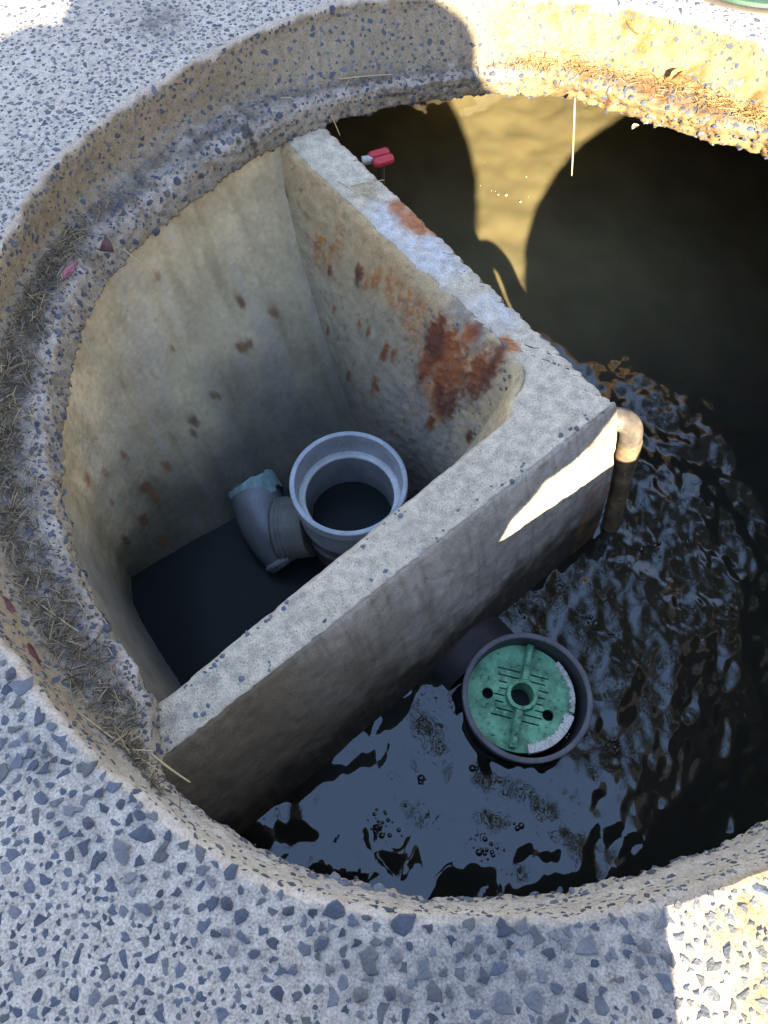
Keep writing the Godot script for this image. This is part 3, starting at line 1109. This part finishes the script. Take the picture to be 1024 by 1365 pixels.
func litter_at(sh: Shape, deg: float, knot: float, count: int, spread: float, pale: Color, dark: Color, thick: float) -> void:
	for k in count:
		var dg := deg + rng.randfn(0.0, spread)
		var kn := clampf(knot - 0.12 + rng.randfn(0.0, 0.33), 6.0, 8.6)
		var p := slab_point(fposmod(dg + 180.0, 360.0) - 180.0, kn)
		p.y += 0.0015 + rng.randf() * rng.randf() * thick
		var a := rng.randf() * TAU
		var around := Vector3(-sin(deg_to_rad(dg)), 0, -cos(deg_to_rad(dg)))
		var dir := (Vector3(cos(a), rng.randf_range(-0.25, 0.25), sin(a)) + around * rng.randf_range(-0.8, 0.8)).normalized()
		var col := dark.lerp(pale, pow(rng.randf(), 1.7))
		blade(sh, p, dir, rng.randf_range(0.008, 0.034), rng.randf_range(0.0003, 0.0009), rng.randf_range(0.0, 0.004), col)


func build_litter() -> void:
	var sh := Shape.new()
	var pale := Color(.42, .35, .22)
	var dark := Color(.06, .05, .038)
	for k in 36:
		litter_at(sh, 158.0 + 70.0 * k / 35.0, 7.45, 42, 2.2, Color(.30, .25, .165), dark, 0.012)
	for clump in [[161.5, 7.4, 60], [166.0, 7.6, 40], [171.0, 7.3, 60], [179.0, 7.5, 60], [186.0, 7.4, 50], [197.0, 7.4, 40], [226.0, 7.1, 60], [230.0, 7.1, 50]]:
		litter_at(sh, clump[0], clump[1], clump[2], 1.3, pale, Color(.10, .085, .06), 0.02)
	for k in 8:
		litter_at(sh, 90.0 + 8.0 * k, 7.6, 7, 3.0, pale, dark, 0.006)
	var o := put("grass_litter", sh.mesh(false), M.litter)
	o.set_meta("kind", "stuff")
	o.set_meta("label", "dry grass clippings and dirt along the left ledge")
	var sh2 := Shape.new()
	for k in 14:
		litter_at(sh2, 42.0 + 44.0 * k / 13.0, 7.4, 34, 2.0, Color(.32, .22, .10), Color(.13, .075, .03), 0.01)
	for clump in [[49.0, 7.2, 70], [57.0, 7.2, 50], [53.0, 7.5, 50]]:
		litter_at(sh2, clump[0], clump[1], clump[2], 1.8, Color(.42, .29, .125), Color(.17, .095, .035), 0.016)
	var o2 := put("straw_litter", sh2.mesh(false), M.litter)
	o2.set_meta("kind", "stuff")
	o2.set_meta("label", "golden straw scraps on the sunlit far ledge")
	# soil crumbs on the ledge
	var soil := Shape.new()
	var bit := chip(rng, true)
	for k in 1500:
		var deg := rng.randf_range(150.0, 232.0) if rng.randf() < 0.75 else rng.randf_range(40.0, 150.0)
		var p := slab_point(fposmod(deg + 180.0, 360.0) - 180.0, rng.randf_range(6.6, 8.6))
		var s := rng.randf_range(0.0008, 0.0032)
		soil.join(bit, Transform3D(Basis(Vector3.UP, rng.randf() * TAU) * Basis.from_scale(Vector3(s, s * 0.7, s * 0.8) * S), (p + Vector3(0, 0.0008, 0)) * S), Color(.075, .062, .05).lerp(Color(.25, .21, .16), pow(rng.randf(), 2.5)))
	var so := put("soil_crumbs", soil.mesh(false), M.litter)
	so.set_meta("kind", "stuff")
	so.set_meta("label", "dark soil crumbs scattered on the ledge")
	# single straws, [from, to, width, label]
	for s in [
		[Vector3(.145, -.118, -.655), Vector3(.137, -.175, -.515), 0.0022, "long yellow straw hanging over the far lip above the sunlit water"],
		[Vector3(-.490, -.088, .548), Vector3(-.440, -.086, .580), 0.0016, "pale stiff straw poking out past the near end of the ledge"],
		[Vector3(-.575, -.075, .505), Vector3(-.470, -.083, .572), 0.0013, "long thin straw lying on the dark litter before the near slab edge"],
		[Vector3(-.640, -.088, -.245), Vector3(-.600, -.120, -.225), 0.0011, "straw standing across the lip beside the curled brown leaf"],
		[Vector3(-.30, -.083, -.66), Vector3(-.20, -.082, -.672), 0.0013, "straw lying along the shaded far ledge"],
		[Vector3(-.275, -.142, -.45), Vector3(-.215, -.139, -.462), 0.0011, "bent straw lying across the top of the far leg near the rust patch"],
		[Vector3(-.300, -.142, -.462), Vector3(-.262, -.139, -.425), 0.0010, "short pale straw hanging off the inner edge of the far leg"],
		[Vector3(-.325, -.11, -.632), Vector3(-.300, -.155, -.600), 0.0013, "tiny straw dangling from the lip over the far wall end"],
		[Vector3(-.66, -.088, .36), Vector3(-.60, -.084, .40), 0.0012, "pale forked straw on the dark litter behind the red leaf"],
	]:
		var b := Shape.new()
		var path := []
		var mid: Vector3 = (s[0] + s[1]) * 0.5 + Vector3(0, 0.004, 0.002)
		for k in 9:
			var f := k / 8.0
			path.append((s[0].lerp(mid, f)).lerp(mid.lerp(s[1], f), f) * S)
		b.tube(path, [s[2] * S, s[2] * S * 0.95, s[2] * S * 0.9, s[2] * S, s[2] * S * 0.85, s[2] * S * 0.8, s[2] * S * 0.75, s[2] * S * 0.7, s[2] * S * 0.5], 6, Color(.36, .29, .16))
		var so2 := put(numbered("straw"), b.mesh(), M.litter)
		tag(so2, s[3], "straw", "single dry straws")
	# a nest of straw on the wall top
	var nest := Shape.new()
	for k in 46:
		var a := rng.randf() * TAU
		var p := Vector3(-.245 + rng.randfn(0, .012), TOP + 0.0015 + rng.randf() * 0.005, -.435 + rng.randfn(0, .014))
		blade(nest, p, Vector3(cos(a), rng.randf_range(-.15, .15), sin(a)), rng.randf_range(.008, .024), rng.randf_range(.0003, .0007), rng.randf_range(0, .004), Color(.45, .37, .2) * rng.randf_range(0.6, 1.1))
	tag(put("straw_tuft", nest.mesh(false), M.litter), "small tuft of dry straw on top of the far leg beside the rust patch", "straw")


func leaf(called: String, label: String, p: Vector3, dir: Vector3, length: float, wide: float, cup: float, col: Color, col2: Color) -> void:
	var sh := Shape.new()
	var d := dir.normalized()
	var side := d.cross(Vector3.UP).normalized()
	var upv := side.cross(d)
	for level in 2:
		for k in 13:
			var f := k / 12.0
			var w := wide * pow(sin(PI * pow(f, 0.8)), 0.75) + 0.0004
			for j in 7:
				var x := (j - 3) / 3.0
				var q := p + d * length * (f - 0.5) + side * x * w + upv * (cup * x * x * w + cup * 0.05 * sin(f * PI) * length - 0.0008 * level + noise_c.get_noise_2d(f * 0.1 + p.x, x * 0.06) * 0.002)
				var c := col.lerp(col2, clampf(0.5 + noise_c.get_noise_3d(q.x, q.y, q.z) * 1.6, 0.0, 1.0))
				sh.add(q * S, c * (0.75 if j == 3 else 1.0))
	sh.grid(0, 13, 7, true)
	sh.grid(91, 13, 7, false)
	tag(put(numbered(called), sh.mesh(), M.leaf), label, "leaf", "fallen leaves on the ledge")


func build_leaves() -> void:
	leaf("fallen_leaf", "narrow pink leaf lying on the left ledge under the straw", Vector3(-.713, -.080, -.191), Vector3(.42, .1, -.75), .042, .0075, .3, Color(.30, .10, .11), Color(.40, .17, .17))
	leaf("fallen_leaf", "red-brown pointed leaf at the near left edge of the slab", Vector3(-.640, -.062, .445), Vector3(-.25, .25, -.9), .048, .010, .35, Color(.27, .085, .07), Color(.36, .14, .11))
	leaf("fallen_leaf", "dark maroon curled round leaf on the ledge beside the pink leaf", Vector3(-.664, -.084, -.238), Vector3(1, .1, .35), .026, .013, 1.0, Color(.12, .05, .045), Color(.22, .11, .095))
	leaf("fallen_leaf", "faded red leaf half buried in litter at the slab edge by the left frame", Vector3(-.690, -.058, .375), Vector3(1, 0, .4), .040, .011, .3, Color(.22, .08, .07), Color(.30, .15, .12))
	leaf("fallen_leaf", "broad rusty brown leaf flat on the sunlit far slope", Vector3(.243, -.028, -.742), Vector3(.25, -.35, .9), .052, .016, .2, Color(.24, .085, .03), Color(.33, .14, .05))
	leaf("fallen_leaf", "orange curled leaf on the sunlit far ledge right of the broad brown leaf", Vector3(.322, -.072, -.655), Vector3(.6, .1, -.5), .032, .007, .9, Color(.42, .2, .06), Color(.5, .28, .1))
	leaf("fallen_leaf", "tiny cream curled leaf hanging under the sunlit far lip", Vector3(.262, -.146, -.612), Vector3(.8, .3, -.2), .014, .004, .8, Color(.55, .46, .33), Color(.6, .5, .38))


func build_bubbles() -> void:
	var kinds := [[-.218, .596, 26, .024, "wide patch of foam bubbles on the water at the near left"], [-.048, .636, 18, .020, "dark foam patch on the water close to the near rim"], [-.155, .526, 4, .009, "few bubbles on the water left of the dark tee"], [-.063, .508, 3, .010, "pair of big bubbles on the water below left of the dark tee"], [.004, .596, 3, .007, "small bubbles on the water straight before the dark tee"], [.160, .245, 14, .022, "froth of bubbles on the water right behind the dark tee"], [.083, -.86, 11, .04, "white flecks standing in for glints on the sunlit patch of water"], [.18, .47, 9, .016, "line of bubbles on the water right of the dark tee"], [.30, .10, 8, .02, "scattered bubbles on the choppy water past the downpipe"], [-.265, .40, 14, .018, "row of bubbles along the foot of the dividing wall"]]
	for k in kinds:
		var sh := Shape.new()
		for j in maxi(4, k[2]):
			var p := Vector2(k[0], k[1]) + Vector2(rng.randfn(0, k[3] * 0.55), rng.randfn(0, k[3] * 0.5)) * (2.2 if k[1] < -0.5 else 1.0)
			var r := rng.randf_range(0.0014, 0.004) * (1.8 if j < 2 else 1.0)
			if k[1] < -0.5:
				r *= rng.randf_range(0.3, 0.6)  # far cluster: small white domes stand in for glints of light
			var prof := []
			for q in 6:
				var a := PI / 2.0 * q / 5.0
				prof.append(Vector2(r * cos(a) + 1e-5, r * sin(a) * 0.8))
			sh.lathe(prof, 12, Transform3D(Basis.from_scale(Vector3.ONE * S), u(p.x, WATER + 0.0005, p.y)), Color.WHITE if k[1] < -0.5 else Color(.03, .027, .02))
		var fo := put(numbered("foam"), sh.mesh(), M.foam if k[1] < -0.5 else M.water)
		tag(fo, k[4], "foam", "foam on the tank water")
		fo.set_meta("kind", "stuff")


func build_surroundings() -> void:
	var o := thing("access_cover", "round dark green plastic cover lying flat on the slab in the far corner", "cover")
	var sh := Shape.new()
	var t := at_place(.5, 0, -.95)
	sh.lathe([Vector2(.222, .001), Vector2(.221, .008), Vector2(.217, .011), Vector2(.2, .0115), Vector2(.197, .009), Vector2(.19, .009), Vector2(.187, .0115), Vector2(.001, .013)], 80, t, Color(.035, .075, .058))
	put("cover_disc", sh.mesh(), M.dark_plastic, o)
	var seat := Shape.new()
	seat.lathe([Vector2(.236, .0005), Vector2(.234, .004), Vector2(.225, .0045), Vector2(.223, .0005)], 80, t, Color(.10, .085, .07))
	put("seat_ring", seat.mesh(), M.dark_plastic, o)
	for k in 4:
		var bolt := Shape.new()
		var a := TAU * (k + 0.3) / 4.0
		bolt.lathe([Vector2(.009, .0), Vector2(.009, .004), Vector2(.001, .005)], 12, at_place(.5 + .208 * cos(a), .011, -.95 + .208 * sin(a)), Color(.25, .25, .25))
		put("bolt", bolt.mesh(), M.dark_plastic, o)
	# earth round the slab, out to the horizon
	var e := Shape.new()
	var rad := [1.59, 1.7, 1.9, 2.3, 3.0, 4.5, 8.0, 16.0, 40.0, 120.0]
	for r in rad:
		for k in 96:
			var a := TAU * k / 96
			var h: float = -0.02 + 0.012 * noise_b.get_noise_2d(r * cos(a), r * sin(a))
			e.add(u(r * cos(a), h, r * sin(a)), blend(Color(.17, .19, .08), Color(.30, .25, .16), 0.5 + noise_a.get_noise_2d(r * cos(a) * 2.0, r * sin(a) * 2.0)))
	e.grid(0, rad.size(), 96, false, true)
	structure(put("ground", e.mesh(), M.earth), "dry grassy earth round the concrete slab")


# an unseen gum tree, added to darken the reflection on the right of the water
func build_tree() -> void:
	var o := thing("added_gum_tree", "unseen gum tree added right of the slab to darken the water reflection", "tree")
	var base := Vector3(3.0, 0, -1.5)
	o.position = base * S
	var sh := Shape.new()
	var trunk := []
	var radii := []
	for k in 12:
		var f := k / 11.0
		trunk.append(Vector3(-0.9 * f * f, 5.2 * f - 0.1, 0.25 * sin(f * 3.0)) * S)
		radii.append(lerpf(.23, .1, f) * S)
	sh.tube(trunk, radii, 18, Color(.13, .11, .09))
	put("trunk", sh.mesh(), M.cloth, o)
	var limbs := Shape.new()
	var tips := []
	for k in 26:
		var a := TAU * k * 0.382
		var from: Vector3 = trunk[6 + k % 6] / S
		var reach := rng.randf_range(0.7, 1.7)
		var to := from + Vector3(cos(a) * reach, rng.randf_range(0.3, 1.5), sin(a) * reach)
		limbs.tube([from * S, from.lerp(to, 0.5) * S + Vector3(0, 0.1, 0), to * S], [.06 * S, .04 * S, .015 * S], 8, Color(.11, .095, .08))
		tips.append(to)
		tips.append(from.lerp(to, 0.6))
	put("limbs", limbs.mesh(), M.cloth, o)
	var one := Shape.new()
	for k in 5:
		var f := k / 4.0
		var w := 0.17 * sin(PI * (0.08 + 0.9 * f))
		one.add(Vector3(-w, -f * f * 0.2, f - 0.5))
		one.add(Vector3(w, -f * f * 0.2 - 0.02, f - 0.5))
	one.grid(0, 5, 2)
	var mm := MultiMesh.new()
	mm.transform_format = MultiMesh.TRANSFORM_3D
	mm.use_colors = true
	mm.mesh = one.mesh()
	mm.mesh.surface_set_material(0, M.litter)
	var where := []
	for t in tips:
		for k in 85:
			where.append(t + Vector3(rng.randfn(0, .42), rng.randfn(0, .28), rng.randfn(0, .42)))
	mm.instance_count = where.size()
	for k in where.size():
		var b := Basis(Vector3(rng.randf_range(-1, 1), rng.randf_range(-1, 1), rng.randf_range(-1, 1)).normalized(), rng.randf() * TAU) * Basis.from_scale(Vector3.ONE * rng.randf_range(.12, .2) * S)
		mm.set_instance_transform(k, Transform3D(b, where[k] * S))
		mm.set_instance_color(k, Color(.036, .046, .024).lerp(Color(.055, .066, .034), rng.randf()))
	var crown := MultiMeshInstance3D.new()
	crown.name = "crown"
	crown.multimesh = mm
	crown.set_meta("kind", "stuff")
	o.add_child(crown, true)


# an unseen lid slid aside, added and sized to trim sun on the water
func build_lid() -> void:
	var o := thing("added_lid", "unseen thick round concrete lid added right of the opening to trim the sun", "lid")
	o.position = u(1.095, .003, .715)
	var sh := Shape.new()
	var t := Transform3D(Basis.from_scale(Vector3.ONE * S), Vector3.ZERO)
	sh.lathe([Vector2(.001, .0), Vector2(.72, .0), Vector2(.727, .004), Vector2(.75, .068), Vector2(.747, .076), Vector2(.74, .078), Vector2(.001, .078)], 120, t, Color(.42, .40, .37))
	put("concrete_disc", sh.mesh(), M.slab_concrete, o)
	for side in [-1, 1]:
		var ring := Shape.new()
		var path := []
		for k in 13:
			var a := PI * k / 12.0
			path.append(Vector3(side * .45 + .045 * cos(a), .076 + .045 * sin(a), 0) * S)
		ring.tube(path, [.007 * S], 8, Color(.10, .06, .04))
		put("lifting_ring", ring.mesh(), M.dark_plastic, o)


# ---------------------------------------------------------------- the person who holds the camera; out of the frame, but the shadow is theirs

func build_person() -> void:
	var cam := Vector3(-.216, .855, .691)
	var navy := Color(.022, .026, .04)
	var trousers := Color(.03, .03, .034)
	var skin := Color(.38, .22, .15)
	var hair := Color(.03, .022, .016)
	var shoe := Color(.05, .045, .04)
	# bones: from, to, radius, radius, colour (relative to the lens, in units of S)
	var bones := [
		[Vector3(.17, -.36, .93), Vector3(.16, .02, .86), .25, .23, navy],
		[Vector3(.16, .02, .86), Vector3(.15, .22, .78), .22, .15, navy],
		[Vector3(.0, .18, .78), Vector3(.31, .18, .78), .11, .11, navy],
		[Vector3(.16, .26, .78), Vector3(.15, .38, .70), .065, .06, skin],
		[Vector3(.15, .44, .67), Vector3(.15, .48, .66), .105, .115, skin],
		[Vector3(.15, .50, .70), Vector3(.15, .47, .74), .115, .10, hair],
		[Vector3(.15, .42, .565), Vector3(.15, .40, .56), .02, .022, skin],
		# a wide rain cape over the knees, added to fill out the cast shadow
		[Vector3(-.42, -.17, .52), Vector3(-.46, -.70, .60), .12, .14, navy],
		[Vector3(-.24, -.19, .56), Vector3(-.22, -.66, .66), .16, .18, navy],
		[Vector3(.02, -.28, .62), Vector3(.03, -.66, .70), .20, .19, navy],
		[Vector3(.40, -.27, .58), Vector3(.47, -.35, .62), .19, .20, navy],
		[Vector3(.0, -.10, .62), Vector3(.22, -.05, .66), .22, .22, navy],
		[Vector3(.44, -.42, .60), Vector3(.515, -.44, .62), .12, .10, navy],
		[Vector3(.42, -.34, .88), Vector3(.525, -.29, .46), .15, .085, navy],
		[Vector3(.50, -.28, .44), Vector3(.43, -.12, .50), .085, .08, navy],
		[Vector3(.50, -.28, .44), Vector3(.25, -.74, .56), .075, .058, trousers],
		[Vector3(-.16, -.78, .58), Vector3(-.20, -.815, .36), .05, .04, shoe],
		[Vector3(.25, -.74, .58), Vector3(.27, -.815, .38), .05, .04, shoe],
		[Vector3(.02, .18, .78), Vector3(-.12, -.10, .50), .085, .065, navy],
		[Vector3(.31, .18, .78), Vector3(.48, -.10, .50), .085, .065, navy],
		[Vector3(-.12, -.10, .50), Vector3(-.10, -.035, .20), .060, .042, navy],
		[Vector3(.48, -.10, .50), Vector3(.14, -.035, .22), .060, .042, navy],
		[Vector3(-.10, -.035, .20), Vector3(-.075, -.04, .12), .035, .03, skin],
		[Vector3(.14, -.035, .22), Vector3(.115, -.04, .13), .035, .03, skin],
	]
	for hand in [[-.075, 1.0], [.115, -1.0]]:
		for k in 4:
			var root_ := Vector3(hand[0], -.035 - .014 * k, .115 + .004 * k)
			bones.append([root_, root_ + Vector3(hand[1] * -.004, -.012, -.045), .0115, .0105, skin])
			bones.append([root_ + Vector3(hand[1] * -.004, -.012, -.045), root_ + Vector3(hand[1] * .022, -.018, -.06), .0105, .0095, skin])
		bones.append([Vector3(hand[0], -.03, .12), Vector3(hand[0] + hand[1] * .03, -.02, .082), .0125, .0105, skin])
	for b in bones:
		for k in 2:
			if b[k].y > -0.6 and b[k].z > 0.3:
				b[k].y += 0.085
	var cell := 0.0165
	var field := {}
	var tint := {}
	for b in bones:
		var most: float = maxf(b[2], b[3]) + cell * 2.5
		var lo: Vector3 = b[0].min(b[1]) - Vector3.ONE * most
		var hi: Vector3 = b[0].max(b[1]) + Vector3.ONE * most
		var axis: Vector3 = b[1] - b[0]
		var l2 := maxf(axis.length_squared(), 1e-6)
		for x in range(floori(lo.x / cell), ceili(hi.x / cell) + 1):
			for y in range(floori(lo.y / cell), ceili(hi.y / cell) + 1):
				for z in range(floori(lo.z / cell), ceili(hi.z / cell) + 1):
					var p := Vector3(x, y, z) * cell
					var t: float = clampf((p - b[0]).dot(axis) / l2, 0.0, 1.0)
					var d: float = p.distance_to(b[0] + axis * t) - lerpf(b[2], b[3], t)
					if d > cell * 2.5:
						continue
					var key := Vector3i(x, y, z)
					var before: float = field.get(key, 1.0)
					if d < before:
						tint[key] = b[4]
					var k := 0.02
					var h := clampf(0.5 + 0.5 * (before - d) / k, 0.0, 1.0)
					field[key] = lerpf(before, d, h) - k * h * (1.0 - h)
	var sh := Shape.new()
	var ids := {}
	var corners := [Vector3i(0, 0, 0), Vector3i(1, 0, 0), Vector3i(0, 1, 0), Vector3i(1, 1, 0), Vector3i(0, 0, 1), Vector3i(1, 0, 1), Vector3i(0, 1, 1), Vector3i(1, 1, 1)]
	var edges := [[0, 1], [2, 3], [4, 5], [6, 7], [0, 2], [1, 3], [4, 6], [5, 7], [0, 4], [1, 5], [2, 6], [3, 7]]
	for key in field:
		var vals := []
		var inside := 0
		for c in corners:
			var f: float = field.get(key + c, 1.0)
			vals.append(f)
			inside += 1 if f < 0.0 else 0
		if inside == 0 or inside == 8:
			continue
		var sum := Vector3.ZERO
		var n := 0
		for e in edges:
			if (vals[e[0]] < 0.0) != (vals[e[1]] < 0.0):
				var t: float = vals[e[0]] / (vals[e[0]] - vals[e[1]])
				sum += Vector3(corners[e[0]]).lerp(Vector3(corners[e[1]]), t)
				n += 1
		ids[key] = sh.add((Vector3(key) + sum / n) * cell * S, tint[key])
	for key in field:
		var inside: bool = field[key] < 0.0
		for axis in 3:
			var step := Vector3i(1, 0, 0) if axis == 0 else (Vector3i(0, 1, 0) if axis == 1 else Vector3i(0, 0, 1))
			if (field.get(key + step, 1.0) < 0.0) == inside:
				continue
			var s1 := Vector3i(0, 1, 0) if axis == 0 else (Vector3i(0, 0, 1) if axis == 1 else Vector3i(1, 0, 0))
			var s2 := Vector3i(0, 0, 1) if axis == 0 else (Vector3i(1, 0, 0) if axis == 1 else Vector3i(0, 1, 0))
			var q := [key - s1 - s2, key - s2, key, key - s1]
			if q.all(func(kk): return ids.has(kk)):
				if inside:
					sh.quad(ids[q[3]], ids[q[2]], ids[q[1]], ids[q[0]])
				else:
					sh.quad(ids[q[0]], ids[q[1]], ids[q[2]], ids[q[3]])
	var o := thing("person", "person in an added wide dark rain cape that fills out the shadow, squatting at the opening, both hands on a phone", "person")
	o.position = cam * S
	put("body", sh.mesh(), M.cloth, o)
	var ph := thing("phone", "black phone held in both hands over the opening", "phone")
	ph.position = cam * S
	var tilt := Basis(Vector3.RIGHT, deg_to_rad(-64.0))
	var body := Shape.new()
	body.box(Vector3(.2, .098, .010) * S, Transform3D(tilt, tilt * (Vector3(.02, -.01, .016) * S)), Color(.02, .02, .022), .003 * S)
	put("phone_case", body.mesh(false), M.dark_plastic, ph)
	var screen := Shape.new()
	screen.box(Vector3(.188, .088, .002) * S, Transform3D(tilt, tilt * (Vector3(.02, -.01, .0225) * S)), Color(.01, .01, .012), .0006 * S)
	put("phone_glass", screen.mesh(false), M.grey_plastic, ph)


func _ready() -> void:
	rng.seed = 20240
	# camera
	var cam := Camera3D.new()
	cam.name = "camera"
	cam.position = u(-.216, .855, .691)
	cam.rotation_degrees = Vector3(-64.0, 0, 0)
	cam.fov = 67.0
	cam.near = 0.005
	cam.far = 400.0
	add_child(cam)
	# sky
	var sky := ProceduralSkyMaterial.new()
	sky.sky_top_color = Color(.098, .156, .282).linear_to_srgb()
	sky.sky_horizon_color = Color(.68, .575, .40).linear_to_srgb()
	sky.sky_curve = 0.26
	sky.ground_bottom_color = Color(.12, .11, .09).linear_to_srgb()
	sky.ground_horizon_color = Color(.3, .3, .3).linear_to_srgb()
	sky.sun_angle_max = 12.0
	var env := Environment.new()
	env.background_mode = Environment.BG_SKY
	env.sky = Sky.new()
	env.sky.sky_material = sky
	env.tonemap_mode = Environment.TONE_MAPPER_LINEAR
	env.tonemap_exposure = 7.4
	env.sdfgi_enabled = true
	env.ssao_enabled = true
	env.ssil_enabled = true
	var we := WorldEnvironment.new()
	we.name = "environment"
	we.environment = env
	add_child(we)
	# sun, low behind the camera and a little to the right
	var sun := DirectionalLight3D.new()
	sun.name = "sun"
	sun.light_energy = 1.6
	sun.light_color = Color(1.0, .93, .80)
	sun.light_angular_distance = 0.55
	sun.shadow_enabled = true
	sun.rotation_degrees = Vector3(-SUN_EL, SUN_AZ, 0)
	add_child(sun)

	noise_a = at(3.2, 101, 4)
	noise_b = at(16.0, 102, 3)
	noise_c = at(70.0, 103, 2)
	noise_e = at(34.0, 104, 3)
	make_materials()
	var green := speckle(512, 77, 0.05, 0.012, 0.86, 0.06, 0.22, 0.9)
	mat("filter_green", green, 4.0, 0.03, 0.6, Color(.23, .52, .30).linear_to_srgb())
	var worn := speckle(512, 78, 0.03, 0.01, 0.78, 0.12, 0.25, 0.4)
	mat("pipe_stained", worn, 5.0, 0.02, 0.45)

	var slab := build_slab()
	build_tank()
	build_chamber()
	build_divider()
	build_water()
	build_surroundings()
	build_stones(slab)
	build_grey_pipe()
	build_outlet()
	build_downpipe()
	build_red_handle()
	build_litter()
	build_leaves()
	build_bubbles()
	build_tree()
	build_lid()
	build_person()
